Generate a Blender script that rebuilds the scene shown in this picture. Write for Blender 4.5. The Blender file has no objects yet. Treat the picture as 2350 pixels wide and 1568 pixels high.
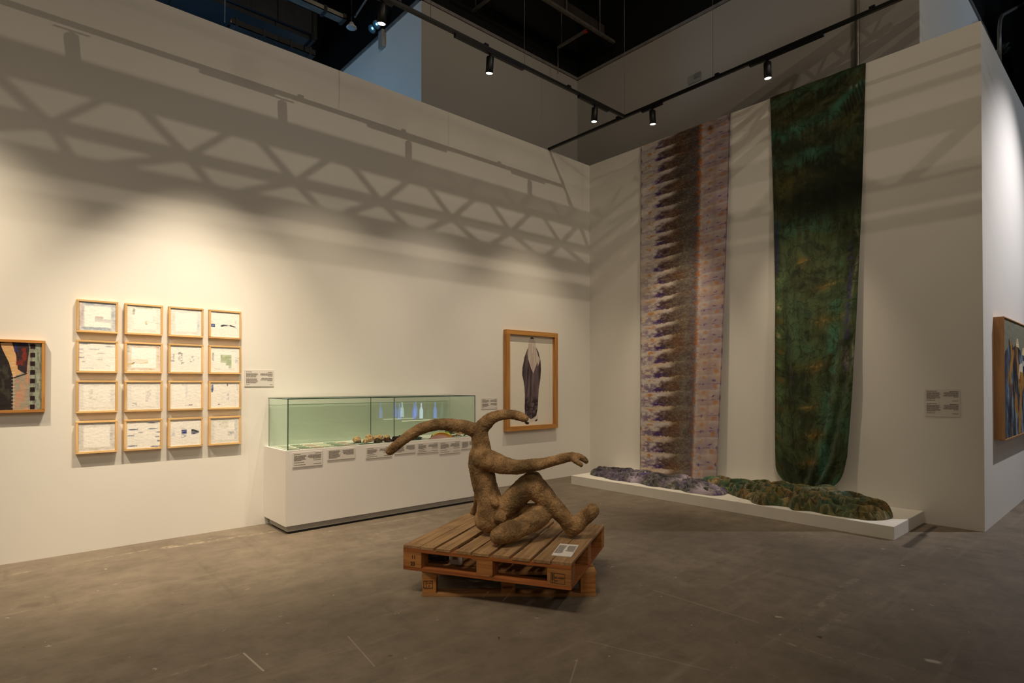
import bpy, bmesh, math, random
import numpy as np
from mathutils import Vector, Matrix
R = math.radians
scn = bpy.context.scene
COL = scn.collection
# ------------------------------------------------------------------ camera
F, CY, PITCH, ROLL, YAW = 1322.54, 869.44, 0.0093, -0.000617, 0.725984
CAM = Vector((-6.95105, -5.98048, 1.4))
fw = Vector((math.sin(YAW)*math.cos(PITCH), math.cos(YAW)*math.cos(PITCH), math.sin(PITCH)))
rt = Vector((math.cos(YAW), -math.sin(YAW), 0)); up = rt.cross(fw)
rt2 = rt*math.cos(ROLL)+up*math.sin(ROLL); up2 = rt2.cross(fw)
cd = bpy.data.cameras.new('camera'); cam = bpy.data.objects.new('camera', cd); COL.objects.link(cam)
cam.matrix_world = Matrix(((rt2.x, up2.x, -fw.x, CAM.x), (rt2.y, up2.y, -fw.y, CAM.y), (rt2.z, up2.z, -fw.z, CAM.z), (0, 0, 0, 1)))
cd.sensor_fit = 'HORIZONTAL'; cd.sensor_width = 36; cd.lens = F/2350*36; cd.shift_y = (CY-784)/2350
cd.clip_start = 0.05; cd.clip_end = 100
scn.camera = cam
# ------------------------------------------------------------------ look, world
scn.view_settings.view_transform = 'Standard'; scn.view_settings.look = 'None'
scn.view_settings.exposure = 0.0; scn.view_settings.gamma = 1; scn.view_settings.use_curve_mapping = False
w = bpy.data.worlds.new('world'); scn.world = w; w.use_nodes = True
w.node_tree.nodes['Background'].inputs[0].default_value = (1.0, 0.80, 0.56, 1)
w.node_tree.nodes['Background'].inputs[1].default_value = 0.10
scn.cycles.max_bounces = 6; scn.cycles.transparent_max_bounces = 24
scn.cycles.use_denoising = True
# ------------------------------------------------------------------ lights
def light(kind, name, loc, target, energy, color, **k):
    d = bpy.data.lights.new(name, kind); o = bpy.data.objects.new(name, d); COL.objects.link(o)
    o.location = loc; d.energy = energy; d.color = color
    if target is not None:
        v = Vector(target)-Vector(loc); o.rotation_euler = v.to_track_quat('-Z', 'Y').to_euler()
    for a, b in k.items(): setattr(d, a, b)
    return o
WARM = (1.0, 0.83, 0.60); WARM2 = (1.0, 0.84, 0.65); COOL = (0.62, 0.80, 1.0)
# track spots
def tspot(name, x, y, aim, e, col, size):
    light('SPOT', name, (x, y, 4.612), aim, e, col, spot_size=R(size), spot_blend=1.0, shadow_soft_size=0.03)
tspot('spot_small_paintings', -5.85, -1.405, (-5.80, 0, .85), 310, (1.0, 0.86, 0.68), 46)
tspot('spot_small_paintings_wide', -5.60, -1.405, (-5.5, -.15, 0), 540, WARM, 62)
tspot('spot_left_painting', -7.9, -1.38, (-7.4, 0, .2), 560, WARM, 72)
tspot('spot_case_left', -4.413, -1.40, (-4.35, -.3, 0.0), 205, WARM, 72)
tspot('spot_case_right', -3.167, -1.395, (-2.9, -.3, 0.0), 165, WARM2, 72)
tspot('spot_figure_print', -1.50, -1.395, (-1.30, -.1, 0.1), 185, WARM, 68)
tspot('spot_purple_cloth', -0.895, -1.806, (-0.1, -1.5, 0), 235, WARM, 48)
tspot('spot_green_cloth', -0.895, -3.243, (-0.1, -3.3, 0), 200, WARM, 48)
# two gallery floods behind the camera, shining through the lattice trusses
light('SPOT', 'flood_left', (-2.5, -8.2, 7.25), (-4.0, 0, 2.6), 350, WARM2, spot_size=R(96), spot_blend=1.0, shadow_soft_size=0.02)
light('SPOT', 'flood_right', (-9.0, -8.6, 7.1), (0, -3.4, 3.5), 220, WARM2, spot_size=R(60), spot_blend=1.0, shadow_soft_size=0.02)
light('SPOT', 'floor_fill', (-8.6, -2.4, 6.0), (-6.9, -1.6, 0), 360, WARM, spot_size=R(76), spot_blend=1.0, shadow_soft_size=0.2)  # added fill spot that lifts the left floor
light('SPOT', 'hall_fill_left', (-10.5, -10.5, 6.2), (-4.5, 0, 4.8), 560, WARM2, spot_size=R(80), spot_blend=1.0, shadow_soft_size=0.9)  # added soft fill for the upper left wall, in place of bounce
light('SPOT', 'hall_fill_right', (-4.5, -11.0, 6.4), (0.3, -2.5, 6.2), 300, WARM2, spot_size=R(84), spot_blend=1.0, shadow_soft_size=0.9)  # added soft fill for the upper right walls
light('AREA', 'sculpture_wash', (-7.2, -4.6, 6.2), (-4.2, -2.9, .7), 17, WARM2, shape='DISK', size=1.6, spread=R(50))
# neighbouring spaces, cool
light('SPOT', 'cool_spot_end_wall', (1.9, -6.6, 5.6), (1.1, -4.87, 1.1), 640, (0.96, 0.93, 0.97), spot_size=R(84), spot_blend=1.0, shadow_soft_size=0.04)
light('POINT', 'cool_behind_left', (-5.6, 2.4, 4.2), None, 115, (0.30, 0.62, 1.0), shadow_soft_size=0.3)
light('POINT', 'cool_behind_right', (3.6, -7.6, 6.6), None, 80, (0.42, 0.68, 1.0), shadow_soft_size=0.5)
# ------------------------------------------------------------------ helpers
def setp(o, label=None, cat=None, group=None, kind=None):
    if label: o['label'] = label
    if cat: o['category'] = cat
    if group: o['group'] = group
    if kind: o['kind'] = kind
    return o
def thing(name, label, cat, loc=(0, 0, 0), rz=0.0, group=None):
    o = bpy.data.objects.new(name, None); COL.objects.link(o); o.empty_display_size = 0.05
    o.location = loc; o.rotation_euler = (0, 0, rz)
    return setp(o, label, cat, group)
def link(name, me, mats=None, parent=None):
    o = bpy.data.objects.new(name, me); COL.objects.link(o)
    if mats is not None:
        for m in (mats if isinstance(mats, (list, tuple)) else [mats]): me.materials.append(m)
    if parent is not None: o.parent = parent
    return o
def obj(name, bm, mats=None, parent=None, smooth=False):
    me = bpy.data.meshes.new(name); bmesh.ops.recalc_face_normals(bm, faces=bm.faces[:]); bm.to_mesh(me); bm.free()
    if smooth: me.polygons.foreach_set('use_smooth', [True]*len(me.polygons))
    return link(name, me, mats, parent)
def add_box(bm, a, b, bev=0.0, mi=0, M=None):
    a = Vector(a); b = Vector(b); c = (a+b)/2; s = b-a
    r = bmesh.ops.create_cube(bm, size=1.0); vs = r['verts']
    for v in vs: v.co = Vector((v.co.x*s.x, v.co.y*s.y, v.co.z*s.z))+c
    fs = list({f for v in vs for f in v.link_faces})
    for f in fs: f.material_index = mi
    if bev > 0:
        es = list({e for v in vs for e in v.link_edges})
        rr = bmesh.ops.bevel(bm, geom=es, offset=bev, segments=2, affect='EDGES', clamp_overlap=True)
        vs = list({v for f in rr['faces'] for v in f.verts} | {v for v in vs if v.is_valid})
    if M is not None:
        for v in vs: v.co = M @ v.co
    return vs
def box(name, a, b, mats, parent=None, bev=0.0):
    bm = bmesh.new(); add_box(bm, a, b, bev); return obj(name, bm, mats, parent)
def add_tube(bm, pts, r, n=10, caps=True):
    pts = [Vector(p) for p in pts]; rs = r if isinstance(r, (list, tuple)) else [r]*len(pts)
    rings = []; prev = None
    for i, p in enumerate(pts):
        t = (pts[min(i+1, len(pts)-1)]-pts[max(i-1, 0)]).normalized()
        if prev is None:
            a = Vector((0, 0, 1)) if abs(t.z) < 0.9 else Vector((1, 0, 0)); x = t.cross(a).normalized()
        else:
            x = (prev-t*prev.dot(t)).normalized()
        prev = x; y = t.cross(x)
        rings.append([bm.verts.new(p+(x*math.cos(2*math.pi*k/n)+y*math.sin(2*math.pi*k/n))*rs[i]) for k in range(n)])
    for a, b in zip(rings, rings[1:]):
        for k in range(n): bm.faces.new((a[k], a[(k+1) % n], b[(k+1) % n], b[k]))
    if caps:
        bm.faces.new(rings[0][::-1]); bm.faces.new(rings[-1])
def tube(name, pts, r, mats, parent=None, n=10):
    bm = bmesh.new(); add_tube(bm, pts, r, n); return obj(name, bm, mats, parent, smooth=True)
def add_lathe(bm, prof, n=24, M=None):
    rings = []
    for r, z in prof:
        rings.append([bm.verts.new(Vector((r*math.cos(2*math.pi*k/n), r*math.sin(2*math.pi*k/n), z))) for k in range(n)])
    for a, b in zip(rings, rings[1:]):
        for k in range(n): bm.faces.new((a[k], a[(k+1) % n], b[(k+1) % n], b[k]))
    bm.faces.new(rings[0][::-1]); bm.faces.new(rings[-1])
    if M is not None:
        for rg in rings:
            for v in rg: v.co = M @ v.co
def catmull(P, m=8):
    P = [np.array(p, float) for p in P]; P = [2*P[0]-P[1]]+P+[2*P[-1]-P[-2]]; out = []
    for i in range(1, len(P)-2):
        for k in range(m):
            t = k/m
            out.append(0.5*((2*P[i])+(-P[i-1]+P[i+1])*t+(2*P[i-1]-5*P[i]+4*P[i+1]-P[i+2])*t*t+(-P[i-1]+3*P[i]-3*P[i+1]+P[i+2])*t**3))
    out.append(P[-2]); return out
# ------------------------------------------------------------------ numpy noise
def _h(ix, iy, s):
    n = (ix.astype(np.int64)*374761393+iy.astype(np.int64)*668265263+s*1274126177) & 0xffffffff
    n = ((n ^ (n >> 13))*1274126177) & 0xffffffff
    return ((n ^ (n >> 16)) & 0xffff)/65535.0
def vn(x, y, s=0):
    x = np.asarray(x, float); y = np.asarray(y, float); x, y = np.broadcast_arrays(x, y)
    ix = np.floor(x); iy = np.floor(y); fx = x-ix; fy = y-iy
    fx = fx*fx*(3-2*fx); fy = fy*fy*(3-2*fy)
    a = _h(ix, iy, s); b = _h(ix+1, iy, s); c = _h(ix, iy+1, s); d = _h(ix+1, iy+1, s)
    return (a*(1-fx)+b*fx)*(1-fy)+(c*(1-fx)+d*fx)*fy
def fbm(x, y, s=0, o=4):
    t = 0; a = .5; n = 0
    for k in range(o): t = t+a*vn(x*2**k+k*17.3, y*2**k-k*9.1, s+k); n += a; a *= .5
    return t/n
def ss(a, b, x):
    t = np.clip((np.asarray(x, float)-a)/(b-a), 0, 1); return t*t*(3-2*t)
def lin(c):
    c = np.asarray(c, float)
    if c.max() > 1.001: c = c/255.0
    c = np.clip(c, 0, 1)
    return np.where(c <= 0.04045, c/12.92, ((c+0.055)/1.055)**2.4)
class Cv:                                    # colour canvas, sRGB 0..255 in, u right, v down
    def __init__(s, U, V, base): s.U, s.V = U, V; s.c = np.ones(U.shape+(3,))*np.array(base, float)
    def mix(s, m, col):
        m = np.clip(m, 0, 1)[..., None]; s.c = s.c*(1-m)+np.array(col, float)*m; return s
    def rect(s, u0, v0, u1, v1, col, a=1, e=0.01):
        m = ss(u0-e, u0+e, s.U)*(1-ss(u1-e, u1+e, s.U))*ss(v0-e, v0+e, s.V)*(1-ss(v1-e, v1+e, s.V)); return s.mix(m*a, col)
    def poly(s, P, col, a=1):
        ins = np.zeros(s.U.shape, bool); n = len(P)
        for i in range(n):
            x0, y0 = P[i]; x1, y1 = P[(i+1) % n]
            if y0 == y1: continue
            c = ((y0 > s.V) != (y1 > s.V)) & (s.U < (x1-x0)*(s.V-y0)/(y1-y0)+x0); ins ^= c
        return s.mix(ins*float(a), col)
    def seg(s, u0, v0, u1, v1, wd, col, a=1, e=None):
        dx, dy = u1-u0, v1-v0; L = dx*dx+dy*dy+1e-9
        t = np.clip(((s.U-u0)*dx+(s.V-v0)*dy)/L, 0, 1)
        d = np.hypot(s.U-u0-t*dx, s.V-v0-t*dy); e = e or wd
        return s.mix((1-ss(wd*.5, wd*.5+e*.5, d))*a, col)
def setcol(me, c, name='col'):
    n = len(me.vertices); a = me.color_attributes.new(name, 'FLOAT_COLOR', 'POINT')
    d = np.ones((n, 4), np.float32); d[:, :3] = lin(c.reshape(-1, 3)/255.0); a.data.foreach_set('color', d.ravel())
def grid_mesh(name, P, smooth=True, closed=False):   # P: (ny, nx, 3)
    ny, nx = P.shape[:2]; me = bpy.data.meshes.new(name)
    idx = np.arange(ny*nx).reshape(ny, nx)
    f = np.stack([idx[:-1, :-1], idx[:-1, 1:], idx[1:, 1:], idx[1:, :-1]], -1).reshape(-1, 4)
    me.vertices.add(ny*nx); me.vertices.foreach_set('co', P.astype(np.float32).ravel())
    me.loops.add(f.size); me.loops.foreach_set('vertex_index', f.astype(np.int32).ravel())
    me.polygons.add(len(f)); me.polygons.foreach_set('loop_start', np.arange(0, f.size, 4, dtype=np.int32))
    me.polygons.foreach_set('loop_total', np.full(len(f), 4, np.int32)); me.update(); me.validate()
    if smooth: me.polygons.foreach_set('use_smooth', [True]*len(me.polygons))
    return me
# ------------------------------------------------------------------ materials
def mat(name, col, rough=0.6, metal=0.0, noise=None, bump=None, spec=0.5, coat=None, emit=None):
    m = bpy.data.materials.new(name); m.use_nodes = True; nt = m.node_tree; N = nt.nodes; L = nt.links
    b = N['Principled BSDF']; c = tuple(lin(np.array(col)/255.0)) + (1,)
    b.inputs['Base Color'].default_value = c; b.inputs['Roughness'].default_value = rough
    b.inputs['Metallic'].default_value = metal; b.inputs['Specular IOR Level'].default_value = spec
    if noise:                                # (scale, amount, detail)
        tc = N.new('ShaderNodeTexCoord'); nz = N.new('ShaderNodeTexNoise'); nz.inputs['Scale'].default_value = noise[0]; nz.inputs['Detail'].default_value = 6
        L.new(tc.outputs['Object'], nz.inputs['Vector'])
        mr = N.new('ShaderNodeMapRange'); mr.inputs['From Min'].default_value = .3; mr.inputs['From Max'].default_value = .7
        mr.inputs['To Min'].default_value = 1-noise[1]; mr.inputs['To Max'].default_value = 1+noise[1]*.5
        L.new(nz.outputs['Fac'], mr.inputs['Value'])
        vm = N.new('ShaderNodeVectorMath'); vm.operation = 'SCALE'; vm.inputs[0].default_value = c[:3]
        L.new(mr.outputs[0], vm.inputs['Scale']); L.new(vm.outputs[0], b.inputs['Base Color'])
    if bump:                                 # (scale, strength, distance)
        tc = N.new('ShaderNodeTexCoord'); nz = N.new('ShaderNodeTexNoise'); nz.inputs['Scale'].default_value = bump[0]; nz.inputs['Detail'].default_value = 5
        L.new(tc.outputs['Object'], nz.inputs['Vector'])
        bp = N.new('ShaderNodeBump'); bp.inputs['Strength'].default_value = bump[1]; bp.inputs['Distance'].default_value = bump[2]
        L.new(nz.outputs['Fac'], bp.inputs['Height']); L.new(bp.outputs[0], b.inputs['Normal'])
    if emit:
        b.inputs['Emission Color'].default_value = tuple(emit[0])+(1,); b.inputs['Emission Strength'].default_value = emit[1]
    return m
def attr_mat(name, rough=0.8, bump=None, spec=0.3, sheen=0, trans=0):
    m = bpy.data.materials.new(name); m.use_nodes = True; nt = m.node_tree; N = nt.nodes; L = nt.links; b = N['Principled BSDF']
    a = N.new('ShaderNodeAttribute'); a.attribute_name = 'col'; tc = N.new('ShaderNodeTexCoord')
    nz = N.new('ShaderNodeTexNoise'); nz.inputs['Scale'].default_value = 60; nz.inputs['Detail'].default_value = 4
    L.new(tc.outputs['Object'], nz.inputs['Vector'])
    mr = N.new('ShaderNodeMapRange'); mr.inputs['To Min'].default_value = .86; mr.inputs['To Max'].default_value = 1.12; L.new(nz.outputs['Fac'], mr.inputs['Value'])
    vm = N.new('ShaderNodeVectorMath'); vm.operation = 'SCALE'; L.new(a.outputs['Color'], vm.inputs[0]); L.new(mr.outputs[0], vm.inputs['Scale'])
    L.new(vm.outputs[0], b.inputs['Base Color'])
    b.inputs['Roughness'].default_value = rough; b.inputs['Specular IOR Level'].default_value = spec
    if sheen: b.inputs['Sheen Weight'].default_value = sheen
    if bump:
        n2 = N.new('ShaderNodeTexNoise'); n2.inputs['Scale'].default_value = bump[0]; L.new(tc.outputs['Object'], n2.inputs['Vector'])
        bp = N.new('ShaderNodeBump'); bp.inputs['Strength'].default_value = bump[1]; bp.inputs['Distance'].default_value = bump[2]
        L.new(n2.outputs['Fac'], bp.inputs['Height']); L.new(bp.outputs[0], b.inputs['Normal'])
    return m
def wood(name, c1, c2, axis='X', rough=0.65, scale=1.0):
    m = bpy.data.materials.new(name); m.use_nodes = True; nt = m.node_tree; N = nt.nodes; L = nt.links; b = N['Principled BSDF']
    tc = N.new('ShaderNodeTexCoord'); mp = N.new('ShaderNodeMapping')
    sc = {'X': (1.5, 22, 22), 'Y': (22, 1.5, 22), 'Z': (22, 22, 1.5)}[axis]
    mp.inputs['Scale'].default_value = [q*scale for q in sc]
    oi = N.new('ShaderNodeObjectInfo'); add = N.new('ShaderNodeVectorMath'); add.operation = 'ADD'
    cx = N.new('ShaderNodeCombineXYZ'); mu = N.new('ShaderNodeMath'); mu.operation = 'MULTIPLY'; mu.inputs[1].default_value = 13.7
    L.new(oi.outputs['Random'], mu.inputs[0])
    for k in range(3): L.new(mu.outputs[0], cx.inputs[k])
    L.new(tc.outputs['Object'], add.inputs[0]); L.new(cx.outputs[0], add.inputs[1]); L.new(add.outputs[0], mp.inputs['Vector'])
    nz = N.new('ShaderNodeTexNoise'); nz.inputs['Scale'].default_value = 2.2; nz.inputs['Detail'].default_value = 7; nz.inputs['Distortion'].default_value = 0.6
    L.new(mp.outputs[0], nz.inputs['Vector'])
    cr = N.new('ShaderNodeValToRGB'); e = cr.color_ramp.elements
    e[0].position = .30; e[0].color = tuple(lin(np.array(c2)/255.))+(1,); e[1].position = .62; e[1].color = tuple(lin(np.array(c1)/255.))+(1,)
    L.new(nz.outputs['Fac'], cr.inputs[0])
    # knots
    vo = N.new('ShaderNodeTexVoronoi'); m2 = N.new('ShaderNodeMapping'); m2.inputs['Scale'].default_value = [q*.32*scale for q in {'X': (9, 14, 14), 'Y': (14, 9, 14), 'Z': (14, 14, 9)}[axis]]
    L.new(add.outputs[0], m2.inputs['Vector']); L.new(m2.outputs[0], vo.inputs['Vector']); vo.inputs['Scale'].default_value = 1.0
    kr = N.new('ShaderNodeMapRange'); kr.inputs['From Min'].default_value = .04; kr.inputs['From Max'].default_value = .10; kr.inputs['To Min'].default_value = .28; kr.inputs['To Max'].default_value = 1
    L.new(vo.outputs['Distance'], kr.inputs['Value'])
    rnd = N.new('ShaderNodeMapRange'); rnd.inputs['To Min'].default_value = .82; rnd.inputs['To Max'].default_value = 1.12; L.new(oi.outputs['Random'], rnd.inputs['Value'])
    mm = N.new('ShaderNodeMath'); mm.operation = 'MULTIPLY'; L.new(kr.outputs[0], mm.inputs[0]); L.new(rnd.outputs[0], mm.inputs[1])
    vm = N.new('ShaderNodeVectorMath'); vm.operation = 'SCALE'; L.new(cr.outputs[0], vm.inputs[0]); L.new(mm.outputs[0], vm.inputs['Scale'])
    L.new(vm.outputs[0], b.inputs['Base Color']); b.inputs['Roughness'].default_value = rough; b.inputs['Specular IOR Level'].default_value = .3
    bp = N.new('ShaderNodeBump'); bp.inputs['Strength'].default_value = .25; bp.inputs['Distance'].default_value = .002
    L.new(nz.outputs['Fac'], bp.inputs['Height']); L.new(bp.outputs[0], b.inputs['Normal'])
    return m
M = {}
def wall_paint(name, col):
    return mat(name, col, 0.75, noise=(0.7, .03), bump=(180, .12, .001), spec=.25)
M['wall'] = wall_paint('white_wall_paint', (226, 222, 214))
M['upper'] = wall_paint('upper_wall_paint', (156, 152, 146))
M['white'] = mat('white_lacquer', (226, 222, 216), 0.5, noise=(1.5, .03), spec=.3)
M['plat'] = mat('platform_paint', (222, 217, 207), 0.65, noise=(3, .05), spec=.25, bump=(60, .08, .001))
M['black'] = mat('black_ceiling_paint', (15, 15, 15), 0.7, noise=(2, .3), spec=.2)
M['blackmetal'] = mat('black_metal', (16, 15, 14), 0.45, noise=(20, .2), spec=.4)
M['duct'] = mat('black_duct_paint', (22, 24, 28), 0.38, noise=(3, .3), bump=(3, .4, .02), spec=.6)
M['steel'] = mat('galvanised_steel', (120, 116, 108), 0.45, 0.6, noise=(12, .3))
M['trim'] = mat('edge_profile', (120, 116, 112), 0.5, noise=(8, .3))
M['kick'] = mat('brushed_kick_plate', (150, 146, 140), 0.4, .3, noise=(6, .1))
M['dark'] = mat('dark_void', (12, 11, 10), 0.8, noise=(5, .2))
M['paper'] = mat('label_card', (214, 208, 200), 0.6, noise=(4, .03))
M['ink'] = mat('label_print', (120, 112, 104), 0.7, noise=(400, .25))
M['inkdark'] = mat('label_heading_print', (84, 76, 68), 0.7, noise=(400, .25))
M['stamp'] = mat('black_stamp_ink', (20, 16, 14), 0.7, noise=(90, .4))
M['lens'] = mat('lamp_lens', (255, 250, 240), 0.3, emit=((1, .95, .85), 14.0), noise=(3, .02))
M['framewood'] = wood('honey_pine_frame_x', (226, 190, 134), (206, 164, 106), 'X', .5)
M['framewoodz'] = wood('honey_pine_frame_z', (222, 184, 128), (200, 158, 100), 'Z', .5)
M['oak'] = wood('oak_frame_x', (196, 142, 76), (172, 116, 58), 'X', .5, .6)
M['oakz'] = wood('oak_frame_z', (196, 142, 76), (168, 112, 56), 'Z', .5, .6)
M['panelwood'] = wood('brown_pine_edge_x', (196, 148, 98), (170, 122, 76), 'X', .6, .5)
M['panelwoodz'] = wood('brown_pine_edge_z', (196, 148, 98), (170, 122, 76), 'Z', .6, .5)
M['pal_top'] = wood('pallet_pine_pale', (160, 128, 90), (126, 96, 64), 'Y', .75, .8)
M['pal_topx'] = wood('pallet_pine_pale_x', (166, 124, 80), (134, 92, 52), 'X', .75, .8)
M['pal_rail'] = wood('pallet_pine_orange', (164, 100, 52), (128, 70, 32), 'X', .7, .8)
M['pal_block'] = wood('pallet_block_pine', (176, 122, 68), (140, 88, 44), 'X', .75, 1.2)
M['cloth'] = attr_mat('dyed_cloth', .85, (240, .25, .0015), .15, .15)
M['paint'] = attr_mat('painted_canvas', .7, (60, .18, .002), .3)
M['print'] = attr_mat('paper_print', .6, None, .3)
def glass_mat():
    m = bpy.data.materials.new('pale_green_glass'); m.use_nodes = True; nt = m.node_tree; N = nt.nodes; L = nt.links
    for n in list(N): N.remove(n)
    o = N.new('ShaderNodeOutputMaterial'); t = N.new('ShaderNodeBsdfTransparent'); g = N.new('ShaderNodeBsdfGlossy'); x = N.new('ShaderNodeMixShader')
    fr = N.new('ShaderNodeFresnel'); fr.inputs[0].default_value = 1.45
    geo = N.new('ShaderNodeNewGeometry'); vt = N.new('ShaderNodeVectorMath'); vt.operation = 'MULTIPLY'  # same fresnel from both sides
    nz = N.new('ShaderNodeTexNoise'); nz.inputs['Scale'].default_value = 1.3
    cr = N.new('ShaderNodeMix'); cr.data_type = 'RGBA'; cr.inputs[6].default_value = (.955, .99, .965, 1); cr.inputs[7].default_value = (.955, .99, .965, 1)
    L.new(nz.outputs['Fac'], cr.inputs[0]); L.new(cr.outputs[2], t.inputs[0])
    g.inputs['Roughness'].default_value = 0.0; g.inputs['Color'].default_value = (.9, 1, .95, 1)
    ml = N.new('ShaderNodeMath'); ml.operation = 'MINIMUM'; ml.inputs[1].default_value = .35
    L.new(fr.outputs[0], ml.inputs[0]); L.new(ml.outputs[0], x.inputs[0])
    L.new(t.outputs[0], x.inputs[1]); L.new(g.outputs[0], x.inputs[2]); L.new(x.outputs[0], o.inputs[0])
    return m
M['glass'] = glass_mat()
M['glassedge'] = mat('dark_green_glass_edge', (10, 62, 44), 0.2, noise=(4, .2), spec=.6)
# ------------------------------------------------------------------ floor
def floor_mat():
    m = bpy.data.materials.new('worn_concrete'); m.use_nodes = True; nt = m.node_tree; N = nt.nodes; L = nt.links; b = N['Principled BSDF']
    tc = N.new('ShaderNodeTexCoord'); P = tc.outputs['Object']
    def noise(sc, det=5, vec=None, rough=.55, dist=0):
        n = N.new('ShaderNodeTexNoise'); n.inputs['Scale'].default_value = sc; n.inputs['Detail'].default_value = det; n.inputs['Roughness'].default_value = rough
        n.inputs['Distortion'].default_value = dist
        L.new(vec or P, n.inputs['Vector']); return n.outputs['Fac']
    def mr(v, a, c, lo=0., hi=1.):
        n = N.new('ShaderNodeMapRange'); n.inputs['From Min'].default_value = a; n.inputs['From Max'].default_value = c
        n.inputs['To Min'].default_value = lo; n.inputs['To Max'].default_value = hi; L.new(v, n.inputs['Value']); return n.outputs[0]
    def mul(a, c):
        n = N.new('ShaderNodeMath'); n.operation = 'MULTIPLY'; L.new(a, n.inputs[0])
        if isinstance(c, float): n.inputs[1].default_value = c
        else: L.new(c, n.inputs[1])
        return n.outputs[0]
    def mx(f, a, c):
        n = N.new('ShaderNodeMix'); n.data_type = 'RGBA'
        if isinstance(f, float): n.inputs[0].default_value = f
        else: L.new(f, n.inputs[0])
        for i, v in ((6, a), (7, c)):
            if isinstance(v, tuple): n.inputs[i].default_value = tuple(lin(np.array(v)/255.))+(1,)
            else: L.new(v, n.inputs[i])
        return n.outputs[2]
    c = mx(mr(noise(.9, 6), .35, .65), (110, 98, 84), (129, 116, 100))
    c = mx(mr(noise(5, 8, rough=.75), .42, .68, 0, .6), c, (86, 77, 66))
    mp = N.new('ShaderNodeMapping'); mp.inputs['Scale'].default_value = (.8, 9, 1); mp.inputs['Rotation'].default_value = (0, 0, R(-12)); L.new(P, mp.inputs[0])
    c = mx(mr(noise(1.3, 6, mp.outputs[0]), .56, .8, 0, .4), c, (152, 140, 121))
    mp2 = N.new('ShaderNodeMapping'); mp2.inputs['Scale'].default_value = (7, .7, 1); mp2.inputs['Rotation'].default_value = (0, 0, R(25)); L.new(P, mp2.inputs[0])
    c = mx(mr(noise(1.2, 6, mp2.outputs[0]), .60, .8, 0, .45), c, (70, 62, 53))
    # paint specks
    for sc, r, col, sd in ((2.4, .030, (206, 194, 172), 0), (5.5, .042, (196, 184, 164), 3), (3.1, .038, (52, 46, 42), 7), (13, .07, (176, 164, 144), 11), (9, .05, (60, 54, 48), 5)):
        v = N.new('ShaderNodeTexVoronoi'); v.inputs['Scale'].default_value = sc
        mp3 = N.new('ShaderNodeMapping'); mp3.inputs['Location'].default_value = (sd, sd*1.7, 0); mp3.inputs['Scale'].default_value = (1, 1.0, 0); L.new(P, mp3.inputs[0])
        ad = N.new('ShaderNodeVectorMath'); ad.operation = 'MULTIPLY_ADD'; nn = N.new('ShaderNodeTexNoise'); nn.inputs['Scale'].default_value = 14; L.new(P, nn.inputs[0])
        ad.inputs[1].default_value = (.12, .12, 0); L.new(nn.outputs['Color'], ad.inputs[0]); L.new(mp3.outputs[0], ad.inputs[2]); L.new(ad.outputs[0], v.inputs['Vector'])
        sep = N.new('ShaderNodeSeparateColor'); L.new(v.outputs['Color'], sep.inputs[0])
        rr = mr(sep.outputs[0], .35, 1.0, 0.0, r*1.25)             # only some cells carry a speck
        sub = N.new('ShaderNodeMath'); sub.operation = 'LESS_THAN'; L.new(v.outputs['Distance'], sub.inputs[0]); L.new(rr, sub.inputs[1])
        c = mx(mul(sub.outputs[0], .8), c, col)
    # scratches, worn lines and stains that lie on this floor
    brk = mr(noise(11, 6, rough=.8), .47, .60)
    def seg(A, B, wd, col, a, broken=True, soft=1.6):
        nonlocal c
        A = Vector(A+(0,)); B = Vector(B+(0,)); d = B-A; LL = d.length_squared
        s1 = N.new('ShaderNodeVectorMath'); s1.operation = 'SUBTRACT'; L.new(P, s1.inputs[0]); s1.inputs[1].default_value = A
        dt = N.new('ShaderNodeVectorMath'); dt.operation = 'DOT_PRODUCT'; L.new(s1.outputs[0], dt.inputs[0]); dt.inputs[1].default_value = d/LL
        cl = N.new('ShaderNodeClamp'); L.new(dt.outputs['Value'], cl.inputs[0])
        sc = N.new('ShaderNodeVectorMath'); sc.operation = 'SCALE'; sc.inputs[0].default_value = d; L.new(cl.outputs[0], sc.inputs['Scale'])
        ds = N.new('ShaderNodeVectorMath'); ds.operation = 'DISTANCE'; L.new(s1.outputs[0], ds.inputs[0]); L.new(sc.outputs[0], ds.inputs[1])
        k = mr(ds.outputs['Value'], wd*.35, wd*.5*soft, a*.62, 0.)
        if broken: k = mul(k, brk)
        c = mx(k, c, col)
    lt = (176, 164, 144); dk = (52, 45, 40)
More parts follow.
